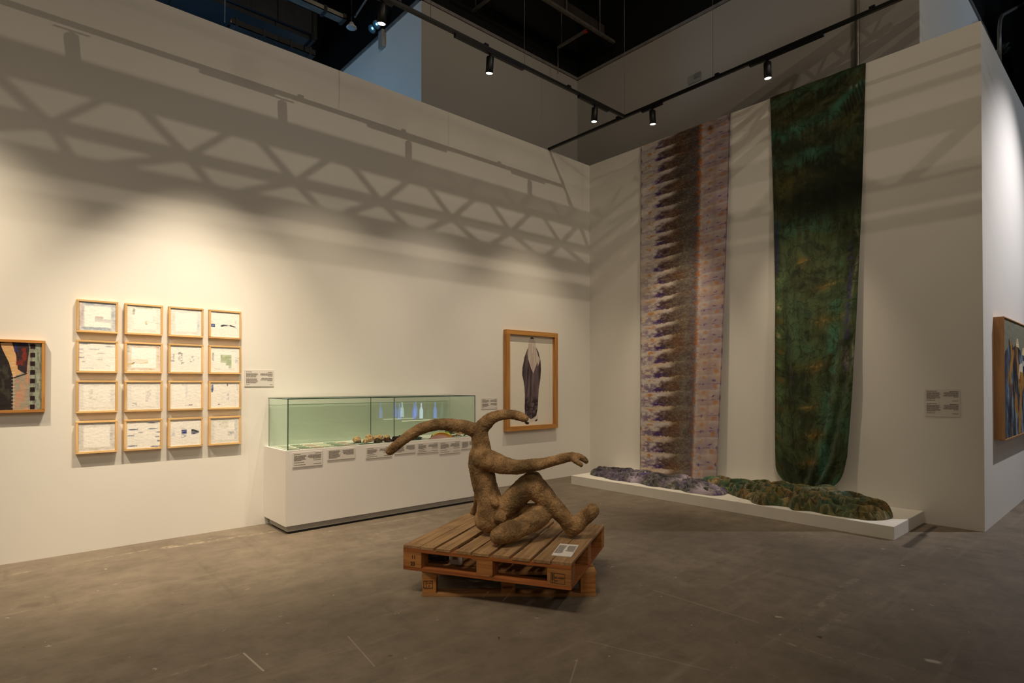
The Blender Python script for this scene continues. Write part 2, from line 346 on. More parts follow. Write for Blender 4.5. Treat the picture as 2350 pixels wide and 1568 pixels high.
    for A, B, wd, col, a, bk in [
        ((-6.44, -2.81), (-6.02, -2.80), .012, lt, .7, True), ((-5.73, -2.02), (-5.17, -2.16), .006, dk, .7, True),
        ((-3.08, -3.69), (-1.57, -3.64), .035, dk, .35, True), ((-3.28, -4.56), (-2.73, -4.52), .035, lt, .55, True),
        ((-2.61, -4.51), (-2.36, -4.52), .04, lt, .5, True), ((-3.48, -4.69), (-3.06, -4.69), .04, lt, .5, True),
        ((-3.63, -3.68), (-3.62, -4.40), .008, lt, .5, False), ((-3.76, -4.52), (-3.78, -5.13), .018, lt, .6, True),
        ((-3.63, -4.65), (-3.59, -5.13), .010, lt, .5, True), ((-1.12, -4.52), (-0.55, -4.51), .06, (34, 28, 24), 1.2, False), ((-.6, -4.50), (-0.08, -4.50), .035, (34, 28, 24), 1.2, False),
        ((-4.05, -4.84), (-3.86, -4.93), .07, (92, 84, 60), .5, False), ((-3.43, -5.19), (-3.42, -5.22), .03, (216, 206, 188), .8, False),
        ((-3.285, -5.35), (-3.22, -5.43), .02, lt, .8, True), ((-5.71, -2.57), (-5.03, -2.70), .05, (92, 88, 76), .35, True),
        ((-5.996, -2.80), (-5.982, -3.06), .008, (220, 208, 188), .8, False), ((-5.50, -2.97), (-5.555, -3.38), .006, lt, .7, False),
        ((-6.82, -1.2), (-6.78, -1.22), .07, (84, 72, 58), .7, False), ((-5.49, -1.585), (-5.47, -1.59), .03, (190, 70, 62), .8, True),
        ((-5.9, -0.32), (-5.0, -0.36), .05, (206, 192, 164), .6, True), ((-6.9, -0.36), (-5.3, -0.22), .02, (206, 192, 164), .5, True),
        ((-4.6, -0.72), (-2.9, -0.80), .03, (190, 178, 156), .5, True), ((-3.95, -2.0), (-4.6, -0.95), .015, lt, .35, True),
        ((-2.2, -1.9), (-1.1, -3.2), .012, lt, .3, True), ((-5.05, -4.2), (-4.75, -4.0), .006, lt, .5, False),
        ((-4.55, -3.9), (-4.35, -4.5), .006, lt, .45, False), ((-6.3, -1.9), (-5.8, -2.0), .06, (110, 104, 88), .4, True)]:
        seg(A, B, wd, col, a, bk)
    # arc scored beside the pallets
    cen = (-4.05, -3.62)
    s1 = N.new('ShaderNodeVectorMath'); s1.operation = 'DISTANCE'; L.new(P, s1.inputs[0]); s1.inputs[1].default_value = (cen[0], cen[1], 0)
    df = N.new('ShaderNodeMath'); df.operation = 'SUBTRACT'; L.new(s1.outputs['Value'], df.inputs[0]); df.inputs[1].default_value = .58
    ab = N.new('ShaderNodeMath'); ab.operation = 'ABSOLUTE'; L.new(df.outputs[0], ab.inputs[0])
    c = mx(mul(mr(ab.outputs[0], .002, .006, .16, 0.), brk), c, lt)
    L.new(c, b.inputs['Base Color'])
    L.new(mr(noise(7, 5), .3, .7, .48, .68), b.inputs['Roughness']); b.inputs['Specular IOR Level'].default_value = .35
    bp = N.new('ShaderNodeBump'); bp.inputs['Strength'].default_value = .15; bp.inputs['Distance'].default_value = .004
    L.new(noise(9, 8), bp.inputs['Height']); L.new(bp.outputs[0], b.inputs['Normal'])
    return m
def struct(name, a, b, m, bev=0):
    return setp(box(name, a, b, m, None, bev), kind='structure')
H = 4.854; LY = 4.866
struct('floor', (-16, -15, -.2), (12, 9, 0), floor_mat())
struct('wall_left', (-13, 0, 0), (0.15, .15, H), M['wall'])
struct('wall_right', (0, -LY, 0), (.15, 0, H), M['wall'])
struct('wall_outer', (.15, -LY, 0), (5.5, -LY+.15, H), M['wall'])
# the tall building wall behind the partitions (white up to 6.6 m, black above)
H2 = 6.598
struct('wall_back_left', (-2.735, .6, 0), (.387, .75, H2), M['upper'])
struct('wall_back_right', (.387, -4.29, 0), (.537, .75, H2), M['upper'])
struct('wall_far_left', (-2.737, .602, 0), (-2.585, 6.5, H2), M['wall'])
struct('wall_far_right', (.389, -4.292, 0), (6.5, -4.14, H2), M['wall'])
struct('wall_upper_left', (-2.72, .612, H2), (.40, .75, 9.0), M['black'])
struct('wall_upper_right', (.40, -4.275, H2), (.537, .75, 9.0), M['black'])
struct('wall_upper_far_left', (-2.72, .75, H2), (-2.6, 6.5, 9.0), M['black'])
struct('wall_upper_far_right', (.537, -4.275, H2), (6.5, -4.155, 9.0), M['black'])
struct('ceiling', (-16, -13, 9.0), (12, 9, 9.2), M['black'])
# far black side of the hall seen over the partitions
struct('wall_far', (-16, 8.6, 0), (12, 8.8, 9.0), M['black'])
struct('wall_side', (8.5, -13, 0), (8.7, 8.6, 9.0), M['black'])
def trim(name, pts, s=.022):
    bm = bmesh.new()
    for a, b in zip(pts, pts[1:]):
        a = Vector(a); b = Vector(b); lo = [min(a[i], b[i])-s for i in range(3)]; hi = [max(a[i], b[i])+s for i in range(3)]
        add_box(bm, lo, hi)
    return setp(obj(name, bm, M['trim']), kind='structure')
trim('trim_1', [(-2.735, .6, H2), (.387, .6, H2)])
trim('trim_2', [(.387, .6, H2), (.387, -4.29, H2)])
trim('trim_3', [(-2.735, .6, H2), (-2.735, 6.5, H2)])
trim('trim_4', [(.387, -4.29, H2), (6.5, -4.29, H2)])
# ------------------------------------------------------------------ text blocks
def text_rows(bm, x0, z0, x1, z1, row, right=False, seed=0, mi=0, y=0.0, last=.6):
    rnd = random.Random(seed); n = max(1, int(round((z1-z0)/row)))
    for k in range(n):
        zt = z1-k*row; zb = zt-row*.62
        wl = (x1-x0)*(last if k == n-1 and n > 1 else rnd.uniform(.84, 1.0))
        a = x1-wl if right else x0; e = a+wl; p = a
        while p < e-1e-5:
            q = min(e, p+rnd.uniform(.006, .02))
            vs = [bm.verts.new(v) for v in ((p, y, zb), (q, y, zb), (q, y, zt), (p, y, zt))]
            f = bm.faces.new(vs); f.material_index = mi; p = q+.0022
def info_label(label, x, y, z0, z1, wd, rz=0, layout=0, seed=1, group=None, flat=None):
    """bilingual card: local x right, z up, facing -y"""
    h = z1-z0
    t = thing('wall_label', label, 'label', (x, y, z0), rz, group)
    box('card', (0, 0, 0), (wd, .005, h), M['paper'], t, .0008)
    m = wd*.05; c = wd/2; Y = -.0006; row = .0085
    def TB(*q, **k):
        bm = bmesh.new(); text_rows(bm, *q, **k); obj('heading' if (len(q) > 7 and q[7] == 1) else 'text_block', bm, [M['ink'], M['inkdark']], t)
    if layout == 0:                           # heading, body, foot line
        TB(m, h*.86, m+wd*.22, h*.86+.006, .008, False, seed, 1, Y)
        TB(wd-m-wd*.18, h*.84, wd-m, h*.84+.006, .008, True, seed+1, 1, Y)
        TB(m, h*.55, c-m*.7, h*.80, row, False, seed+2, 0, Y, .8); TB(c+m*.4, h*.60, wd-m, h*.80, row, True, seed+3, 0, Y, .35)
        TB(m, h*.20, c-m*.7, h*.49, row, False, seed+4, 0, Y, .8); TB(c+m*.4, h*.32, wd-m, h*.52, row, True, seed+5, 0, Y, .4)
        TB(m, h*.10, m+wd*.13, h*.10+.005, .008, False, seed+6, 0, Y); TB(wd-m-wd*.1, h*.10, wd-m, h*.10+.005, .008, True, seed+7, 0, Y)
    elif layout == 1:                         # two works on one card
        for o in (0, -.46):
            TB(m, h*(.92+o), m+wd*.3, h*(.92+o)+.006, .008, False, seed, 1, Y); TB(wd-m-wd*.26, h*(.91+o), wd-m, h*(.91+o)+.006, .008, True, seed+1, 1, Y)
            TB(m, h*(.64+o), c-m*.6, h*(.89+o), row, False, seed+2, 0, Y); TB(c+m*.4, h*(.69+o), wd-m, h*(.89+o), row, True, seed+3, 0, Y, .3)
            TB(m, h*(.585+o), m+wd*.26, h*(.585+o)+.006, .008, False, seed+4, 1, Y); TB(wd-m-wd*.2, h*(.57+o), wd-m, h*(.57+o)+.006, .008, True, seed+5, 1, Y)
    elif layout == 2:                         # body only
        TB(m, h*.16, c-m*.7, h*.86, row, False, seed, 0, Y, .7); TB(c+m*.4, h*.34, wd-m, h*.86, row, True, seed+1, 0, Y, .65)
    elif layout == 3:                         # heading, body, credit
        TB(m, h*.83, m+wd*.24, h*.83+.006, .008, False, seed, 1, Y); TB(wd-m-wd*.22, h*.84, wd-m, h*.84+.006, .008, True, seed+1, 1, Y)
        TB(m, h*.42, c-m*.9, h*.77, row, False, seed+2, 0, Y); TB(c-m*.2, h*.50, wd-m, h*.78, row, True, seed+3, 0, Y)
        TB(m, h*.28, m+wd*.36, h*.28+.006, .008, False, seed+4, 0, Y); TB(m, h*.12, m+wd*.42, h*.12+.006, .008, False, seed+5, 0, Y)
        TB(wd-m-wd*.3, h*.38, wd-m, h*.38+.006, .008, True, seed+6, 0, Y); TB(wd-m-wd*.3, h*.12, wd-m, h*.12+.006, .008, True, seed+7, 0, Y)
    if flat is not None: t.rotation_euler = flat
    return t
# ------------------------------------------------------------------ canvases
def canvas(name, wd, ht, nx, nz, fn, parent, y=0.0, m='paint', relief=0.0):
    u = np.linspace(0, 1, nx); v = np.linspace(0, 1, nz); U, V = np.meshgrid(u, v)
    c = fn(U, V); P = np.zeros(U.shape+(3,)); P[..., 0] = U*wd; P[..., 2] = ht*(1-V); P[..., 1] = y
    if relief: P[..., 1] -= relief*fbm(U*14, V*22, 5, 4)
    me = grid_mesh(name, P[::-1].copy()); setcol(me, c[::-1].copy()); return link(name, me, M[m], parent)
def frame_parts(t, wd, ht, dp, fr, mx_, mz_, yb=0.0):
    """four bars, local x right, z up, front face at -dp, mitre-free like the photo: rails run full width"""
    box('frame_rail', (0, -dp, 0), (wd, yb, fr), mx_, t, .0015)
    box('frame_rail', (0, -dp, ht-fr), (wd, yb, ht), mx_, t, .0015)
    box('frame_stile', (0, -dp, fr), (fr, yb, ht-fr), mz_, t, .0015)
    box('frame_stile', (wd-fr, -dp, fr), (wd, yb, ht-fr), mz_, t, .0015)
W0 = (238, 234, 226)
def art(spec, seed):
    def fn(U, V):
        c = Cv(U, V, W0); n = fbm(U*5, V*9, seed, 5); c.mix(ss(.5, .8, n)*.25, (214, 212, 206))
        for s in spec:
            k = s[0]
            if k == 'wash':                  # border wash
                d = np.minimum(np.minimum(U, 1-U), np.minimum(V, 1-V)); nn = fbm(U*7, V*11, seed+9, 4)
                c.mix((1-ss(.10, .17, d+.05*(nn-.5)))*s[2]*(.5+nn), s[1])
            elif k == 'r': c.rect(s[1], s[2], s[3], s[4], s[5], s[6] if len(s) > 6 else .6)
            elif k == 'rn':                  # broken patch
                nn = ss(.38, .6, fbm(U*20, V*26, seed+3, 3)); m = c.c.copy(); c.rect(s[1], s[2], s[3], s[4], s[5], s[6]); c.c = m*(1-nn[..., None])+c.c*nn[..., None]
            elif k == 'l': c.seg(s[1], s[2], s[3], s[4], s[5], s[6], s[7] if len(s) > 7 else .7)
            elif k == 'fish':
                u, v, ln, a = s[1:5]; a = a*(.45 if seed == 68 else .8); col = (70, 80, 112)
                c.seg(u, v, u+ln, v+.004, .022, col, a*.8); c.seg(u+ln*.2, v, u+ln*.75, v+.002, .034, col, a*.8)
                c.seg(u+ln, v, u+ln+.02, v-.03, .01, col, a); c.seg(u+ln, v, u+ln+.02, v+.03, .01, col, a)
        n4 = ss(.3, .75, fbm(U*9, V*15, seed+60, 4)); c.c = c.c*(1-.42*n4[..., None])+np.array(W0)*(.42*n4[..., None])
        g = fbm(U*40, V*60, seed+30, 2); c.c = c.c*(0.97+.05*g[..., None])
        return c.c
    return fn
G, P_, B, K, O = (176, 180, 184), (208, 170, 164), (36, 52, 112), (30, 32, 40), (206, 172, 100)
WH = (244, 240, 232)
ARTS = [
 [('wash', (166, 176, 186), .9), ('r', 0, .0, .12, .9, P_, .45), ('rn', .1, .87, .9, 1, (140, 150, 166), .6), ('r', .15, .14, .86, .87, WH, 1), ('r', .42, .50, .66, .68, (186, 184, 184), .8), ('r', .66, .58, .87, .70, (172, 180, 186), .8), ('l', .45, .5, .62, .5, .02, (200, 150, 140))],
 [('wash', (206, 208, 196), .5), ('r', .2, .1, .86, .82, WH, .8), ('l', .2, .14, .19, .3, .05, (120, 130, 116), .7), ('l', .28, .07, .72, .06, .05, (168, 178, 160), .7), ('l', .55, .58, .57, .66, .04, (176, 156, 110), .7), ('l', .56, .55, .98, .64, .01, (170, 168, 160), .7), ('r', .76, .35, .84, .55, (222, 210, 204), .6)],
 [('wash', (206, 204, 202), .6), ('r', .16, .15, .84, .84, WH, .8), ('rn', .3, .12, .6, .17, (200, 204, 208), .8), ('rn', .3, .5, .44, .58, (196, 198, 200), .7), ('rn', .86, .4, .92, .9, (176, 184, 196), .7), ('rn', .02, .2, .12, .5, (220, 204, 180), .8)],
 [('r', 0, .49, .14, .62, B, 1), ('r', .03, .53, .10, .60, (70, 110, 160), .5), ('l', .37, .56, .44, .53, .045, K, 1), ('l', .44, .53, .56, .53, .035, K, 1), ('l', .56, .53, .68, .53, .015, (120, 120, 124), .9), ('l', .68, .53, .83, .57, .035, K, .95), ('l', .83, .57, .92, .66, .02, G), ('l', .87, .33, .87, .42, .02, G), ('r', 0, .36, .06, .48, (180, 188, 208), .6)],
 [('fish', .0, .06, .28, .8), ('fish', .72, .13, .24, .7), ('fish', .25, .24, .28, .55), ('fish', .0, .25, .1, .5), ('fish', .02, .38, .1, .5), ('fish', 0, .54, .12, .8), ('fish', .1, .68, .05, .6), ('fish', .5, .38, .18, .35), ('fish', .88, .52, .12, .5), ('fish', .5, .6, .12, .35), ('l', .75, .80, .84, .83, .02, (120, 116, 110)), ('r', .7, .25, .98, .95, WH, .5), ('l', .08, .9, .4, .92, .02, (190, 196, 206))],
 [('wash', (206, 192, 174), .7), ('r', .14, .14, .86, .86, (248, 245, 238), 1), ('r', .14, .55, .62, .72, (226, 216, 200), .8), ('l', .04, .74, .18, .72, .04, O), ('l', .15, .73, .22, .68, .015, K, .8), ('l', .4, .72, .62, .66, .02, O, .5), ('l', .2, .11, .4, .12, .02, P_), ('l', .88, .09, .93, .1, .035, (180, 110, 96)), ('l', .66, .91, .72, .92, .03, O), ('l', .93, .4, .93, .5, .03, O, .5), ('l', .04, .1, .04, .3, .04, (160, 166, 160), .6)],
 [('rn', 0, .33, .13, .62, (150, 152, 158), .8), ('rn', .25, .24, .38, .6, (150, 152, 158), .9), ('l', .25, .3, .38, .3, .012, K, .7), ('l', .36, .66, .42, .65, .03, (110, 108, 106)), ('l', .33, .72, .4, .66, .012, G), ('rn', .62, .38, .76, .62, (176, 178, 184), .9), ('rn', .86, .44, .93, .52, (180, 180, 186), .8)],
 [('l', .08, .25, .07, .5, .04, (150, 158, 150), .8), ('r', .14, .14, .86, .84, WH, 1), ('r', .34, .30, .72, .62, (164, 178, 142), 1), ('r', .52, .6, .72, .72, (164, 178, 142), .95), ('r', .62, .7, .72, .84, (176, 188, 158), .9), ('rn', .86, .38, 1, .68, (186, 194, 198), 1), ('l', .15, .86, .3, .87, .02, (190, 196, 176)), ('l', .7, .87, .8, .86, .02, (190, 196, 176)), ('l', .07, .5, .1, .54, .02, (90, 100, 130)), ('l', .7, .14, .86, .15, .012, G, .6)],
 [('wash', (210, 206, 200), .5), ('rn', .26, .25, .38, .42, (204, 202, 196), .9), ('rn', .28, .5, .5, .62, (206, 202, 192), .8), ('rn', .84, .2, .92, .7, (200, 204, 210), .6)],
 [('wash', (212, 210, 206), .5), ('rn', .56, .24, .72, .72, (206, 200, 198), .9), ('rn', .16, .74, .3, .86, (184, 184, 186), .9), ('rn', .1, .1, .7, .2, (210, 208, 206), .7)],
 [('l', .52, .05, .5, .55, .06, (216, 216, 220), .8), ('rn', .36, .04, .5, .12, (206, 206, 204), .9), ('l', .60, .87, .70, .865, .02, K, .9), ('l', .45, .88, .6, .87, .01, G), ('r', .1, .15, .48, .65, WH, .7)],
 [('l', .06, .1, .05, .36, .035, (56, 76, 134), 1), ('l', .055, .14, .055, .3, .05, (56, 76, 134), .8), ('l', .58, .06, .58, .12, .03, (66, 70, 84)), ('l', .28, .87, .29, .87, .03, (40, 42, 48)), ('l', .4, .42, .68, .41, .008, G), ('rn', .56, .42, .64, .7, (190, 192, 196), .9), ('rn', .38, .55, .44, .7, (200, 200, 202), .9), ('l', .93, .03, .93, .3, .03, (206, 210, 216)), ('l', .88, .7, .88, .95, .03, (206, 210, 216))],
 [('wash', (200, 196, 190), .8), ('r', .15, .17, .84, .84, WH, 1), ('rn', .86, .2, .93, .66, (176, 180, 184), .8), ('l', .3, .92, .6, .93, .03, (200, 186, 160), .6)],
 [('fish', .62, .08, .28, .9), ('fish', .06, .30, .25, .95), ('fish', .64, .30, .25, .7), ('fish', .35, .42, .1, .4), ('fish', .04, .52, .16, .8), ('fish', .9, .43, .1, .9), ('fish', .86, .6, .1, .6), ('fish', .92, .76, .06, .9), ('fish', .04, .90, .25, .9), ('fish', .72, .96, .26, 1), ('r', .5, .38, .84, .66, WH, .6)],
 [('r', .36, .39, .53, .54, (34, 44, 104), 1), ('rn', .36, .54, .52, .7, (160, 164, 178), .9), ('l', .4, .46, .5, .46, .03, (120, 130, 170), .6), ('r', .68, .41, .80, .58, (96, 106, 120), .9), ('l', .72, .42, .9, .5, .05, K, .9), ('l', .76, .56, .9, .52, .04, (70, 70, 96), .9), ('rn', .05, .35, .15, .7, (196, 200, 212), .9), ('l', .36, .33, .5, .37, .015, (150, 156, 176))],
 [('wash', (206, 204, 196), .6), ('rn', .3, .1, .62, .36, (212, 208, 190), .9), ('r', .62, .18, .84, .48, WH, 1), ('rn', .6, .55, .84, .72, (176, 180, 186), 1), ('rn', .84, .1, .92, .9, (196, 200, 206), .8)],
]
LB = [('grey wash and pink left edge', 'top row, leftmost'), ('olive smudges above a white block', 'top row, second from left'), ('nearly blank cream field', 'top row, third from left'), ('bold black arched stroke and blue square', 'top row, rightmost'), ('rows of faint grey fish', 'second row, leftmost'), ('ochre and pink traces', 'second row, second from left'), ('faint columns of grey lines', 'second row, third from left'), ('solid sage green patch', 'second row, rightmost'), ('pale grey ruled wash', 'third row, leftmost'), ('two faint warm grey patches', 'third row, second from left'), ('one tiny dark dash low down', 'third row, third from left'), ('upright blue fish at its left edge', 'third row, rightmost'), ('thick white rectangle on grey', 'bottom row, leftmost'), ('scattered dark blue fish', 'bottom row, second from left'), ('two dark blue patches side by side', 'bottom row, third from left'), ('layered pale blocks and grey corner smudge', 'bottom row, rightmost')]
XS = [-6.484, -6.150, -5.819, -5.486]; FW, FH_, FD = .286, .272, .042
ZT = [2.106, 1.776, 1.446, 1.098]
ZT = [2.106, 1.769, 1.433, 1.094]
for i in range(16):
    r_, c_ = divmod(i, 4); x = XS[c_]; z = ZT[r_]-FH_
    t = thing('framed_painting', 'small framed painting with %s, %s' % LB[i], 'painting', (x, 0, z), 0, 'sixteen small framed paintings')
    frame_parts(t, FW, FH_, FD, .0165, M['framewood'], M['framewoodz'])
    canvas('canvas', FW-.034, FH_-.034, 96, 88, art(ARTS[i], 40+i*7), t, -FD+.008, relief=.0012).location = (.017, 0, .017)
# left painting at the picture edge
def film(U, V):
    U = .52+(U-.782)/.218*.48          # the strip begins near the right side of the canvas
    c = Cv(U, V, (128, 132, 118)); n = fbm(U*16, V*12, 3, 4); n2 = fbm(U*40, V*16, 8, 3)
    c.mix(ss(.4, .65, n)*.7, (150, 160, 140)); c.mix(ss(.5, .75, n2)*.7, (92, 96, 88))
    u = U
    c.mix((u > .60)*(1-ss(.83, .86, u))*1.0, (176, 140, 116)); c.mix((u > .6)*(u < .86)*ss(.45, .62, fbm(U*22, V*9, 12, 4))*.75, (142, 142, 126))
    c.mix((u > .6)*(u < .86)*ss(.52, .7, fbm(U*18, V*14, 21, 4))*.5, (196, 128, 96))
    e = .03*(fbm(V*24, V*0, 5, 3)-.5)
    c.poly([(0, 0), (.56, 0), (.60, .1), (.66, .42), (.665, .5), (.665, 1), (0, 1)], (34, 28, 28))
    c.mix((u < .645+e)*ss(.5, .7, fbm(U*20, V*10, 31, 4))*.6, (70, 72, 58))
    c.poly([(.52, .02), (.645, 0), (.70, .20), (.72, .38), (.76, .455), (.70, .48), (.685, .54), (.665, .5), (.62, .3), (.55, .12)], (206, 162, 112))
    c.poly([(.65, 0), (.83, 0), (.85, .08), (.83, .30), (.82, .45), (.80, .46), (.72, .4), (.70, .2)], (48, 34, 40))
    c.mix(((u > .70)*(u < .82)*(V > .08)*(V < .34))*ss(.42, .6, fbm(U*24, V*10, 41, 3))*.9, (124, 40, 28))
    c.mix(((u > .68)*(u < .82)*(V < .14))*ss(.42, .6, fbm(U*14, V*10, 47, 3))*.8, (44, 54, 110))
    c.seg(.68, .52, .82, .46, .012, (34, 26, 26), .9)
    for k in range(8):
        v0 = .022+k*.128; c.rect(.861, v0, .9175, v0+.07, (34, 12, 16), 1, .004)
    for k in range(14): c.seg(.655, .30+k*.05, .685, .297+k*.05, .008, (206, 196, 180), .7)
    return c.c
t = thing('framed_painting', 'framed painting of a torn film strip with black perforations, at the left picture edge', 'painting', (-7.88, 0, 1.178))
frame_parts(t, 1.197, .572, .045, .022, M['oak'], M['oakz'])
canvas('canvas', 1.16, .535, 1000, 230, film, t, -.03, relief=.002).location = (.018, 0, .018)
# framed print of a robed figure
def robed(U, V):
    c = Cv(U, V, (226, 220, 206)); n = fbm(U*3, V*3, 4, 4); c.mix(ss(.45, .8, n)*.2, (214, 206, 190))
    rb = (98, 84, 88)
    robe = [(.47, .10), (.42, .155), (.36, .24), (.315, .36), (.31, .44), (.335, .50), (.355, .56), (.365, .66), (.362, .80), (.365, .865), (.42, .90), (.50, .93), (.56, .925), (.62, .89), (.645, .83), (.66, .72), (.675, .60), (.71, .48), (.725, .38), (.715, .28), (.67, .18), (.60, .11)]
    c.poly(robe, rb)
    ins = (np.abs(c.c-np.array(rb)).sum(-1) < 1)
    fo = fbm(U*26+V*2, V*5, 7, 4); c.mix(ins*ss(.5, .72, fo)*.6, (122, 108, 110)); c.mix(ins*(1-ss(.28, .46, fo))*.6, (44, 35, 40))
    fo2 = fbm(U*10-V*4, V*34+U*7, 17, 3); c.mix(ins*ss(.66, .74, V)*ss(.48, .62, fo2)*.75, (36, 28, 34))
    c.mix(ins*(1-ss(.33, .44, U+.2*np.abs(V-.4)))*.55, (26, 20, 26)); c.mix(ins*ss(.64, .71, U-.12*np.abs(V-.4))*.6, (26, 20, 26))
    c.poly([(.455, .06), (.47, .035), (.52, .028), (.57, .04), (.60, .07), (.625, .16), (.66, .22), (.70, .26), (.685, .30), (.655, .34), (.645, .29), (.60, .35), (.55, .42), (.50, .36), (.44, .26), (.425, .20)], (206, 192, 180))
    c.poly([(.48, .035), (.505, .015), (.54, .015), (.575, .035)], (92, 84, 88))
    for u0, v0, u1, v1 in ((.50, .10, .505, .34), (.56, .12, .57, .36), (.60, .14, .61, .3), (.46, .1, .45, .24), (.53, .2, .54, .4)): c.seg(u0, v0, u1, v1, .01, (150, 134, 126), .6)
    c.poly([(.40, .905), (.50, .93), (.60, .90), (.65, .87), (.655, .945), (.58, .955), (.46, .965), (.36, .955), (.32, .94)], (206, 196, 184), .7)
    c.poly([(.36, .945), (.46, .965), (.45, .985), (.40, .985), (.365, .97)], (30, 26, 28)); c.poly([(.585, .945), (.645, .93), (.64, .95), (.60, .96)], (30, 26, 28))
    return c.c
t = thing('framed_print', 'tall oak framed print of a robed figure from behind, right of the display case', 'picture', (-1.80, 0, .752))
frame_parts(t, 1.006, 1.396, .07, .062, M['oak'], M['oakz'])
canvas('print', .89, 1.28, 260, 380, robed, t, -.018, 'print').location = (.058, 0, .058)
# right painting on the end wall
def cliffs(U, V):
    c = Cv(U, V, (128, 126, 108)); c.mix(ss(.0, .5, V)*.3, (112, 112, 98))
    top = np.interp(U, [0, .03, .06, .12, .17, .20, .24, .30, .34, .39, .46, .55, .6, .7, .8, 1], [.5, .30, .27, .24, .155, .19, .185, .235, .205, .19, .22, .24, .27, .27, .24, .3])+.03*(fbm(U*40, U*0, 3, 3)-.5)
    ins = ss(-.004, .004, V-top); c.mix(ins, (56, 62, 70))
    s = fbm((U-V*.16)*20, V*5, 9, 5); c.mix(ins*ss(.42, .66, s), (96, 112, 124)); c.mix(ins*ss(.60, .72, s)*.7, (150, 160, 160)); c.mix(ins*(1-ss(.30, .46, s))*.9, (28, 30, 40))
    s2 = fbm((U-V*.22)*11+7, V*4, 19, 5); c.mix(ins*ss(.52, .66, s2)*.95, (168, 118, 48)); c.mix(ins*ss(.58, .7, fbm(U*18, V*10, 29, 4))*.6, (96, 50, 46))
    c.seg(.30, .28, .20, .46, .05, (176, 126, 54), .8); c.seg(.60, .45, .50, .95, .06, (176, 126, 54), .8); c.mix(ins*(1-ss(.03, .12, U))*.6, (44, 60, 96))
    for u0, v0, sc in ((.45, .205, 1), (.66, .27, .9), (.85, .24, 1)):
        for k in range(5): c.seg(u0-(.05-k*.008)*sc, v0-k*.016*sc, u0+(.05-k*.008)*sc, v0+.003-k*.016*sc, .008, (240, 220, 160), .9)
    c.poly([(.50, .37), (.60, .35), (.64, .40), (.62, .44), (.53, .43), (.50, .50), (.48, .50)], (226, 216, 192), .9); c.rect(.62, .33, .72, .38, (226, 214, 190), .8)
    return c.c
t = thing('framed_painting', 'framed painting of rocky blue and gold cliffs on the wall at the right edge', 'painting', (.49, -LY, .835))
frame_parts(t, 1.9, 1.235, .085, .012, M['panelwood'], M['panelwoodz'])
canvas('canvas', 1.876, 1.211, 420, 280, cliffs, t, -.075, relief=.004).location = (.012, 0, .012)
# wall labels
info_label('white text card right of the sixteen small paintings', -5.158, -.006, 1.377, 1.542, .281, 0, 0, 3)
info_label('small text card between the glass case and the tall framed print', -2.19, -.006, 1.066, 1.215, .28, 0, 0, 13)
info_label('grey text card with two paragraphs on the right wall near its outer edge', -.006, -4.404, 1.074, 1.345, .285, R(-90), 1, 23)
# ------------------------------------------------------------------ hanging cloths
def solid_cloth(me, th):
    return me
def banner(name, label, top, fnP, fnC, nu, nv, parent=None):
    u = np.linspace(0, 1, nu); v = np.linspace(0, 1, nv); U, V = np.meshgrid(u, v)
    me = grid_mesh(name, fnP(U, V)); setcol(me, fnC(U, V)); o = link(name, me, M['cloth'], parent)
    md = o.modifiers.new('thickness', 'SOLIDIFY'); md.thickness = .003; md.offset = 0
    return setp(o, label, 'cloth', 'long dyed cloths hung on the right wall')
def P1(U, V):
    z = H-.004-V*(H-.128); t = V
    yl = -.986+.004*np.sin(V*7); yr = -2.362+.155*t**1.3
    y = yl+(yr-yl)*U
    off = .012+.022*t+.075*t*ss(.3, 1, U)
    off = off+.010*np.sin(U*9+V*1.5)*t+.004*np.sin(U*31+V*3)*ss(.1, .8, t)+.05*np.exp(-((U-.86)/.035)**2)*ss(.80, 1, V)+.006*(fbm(U*6, V*8, 3, 3)-.5)
    return np.stack([-off, y, z], -1)
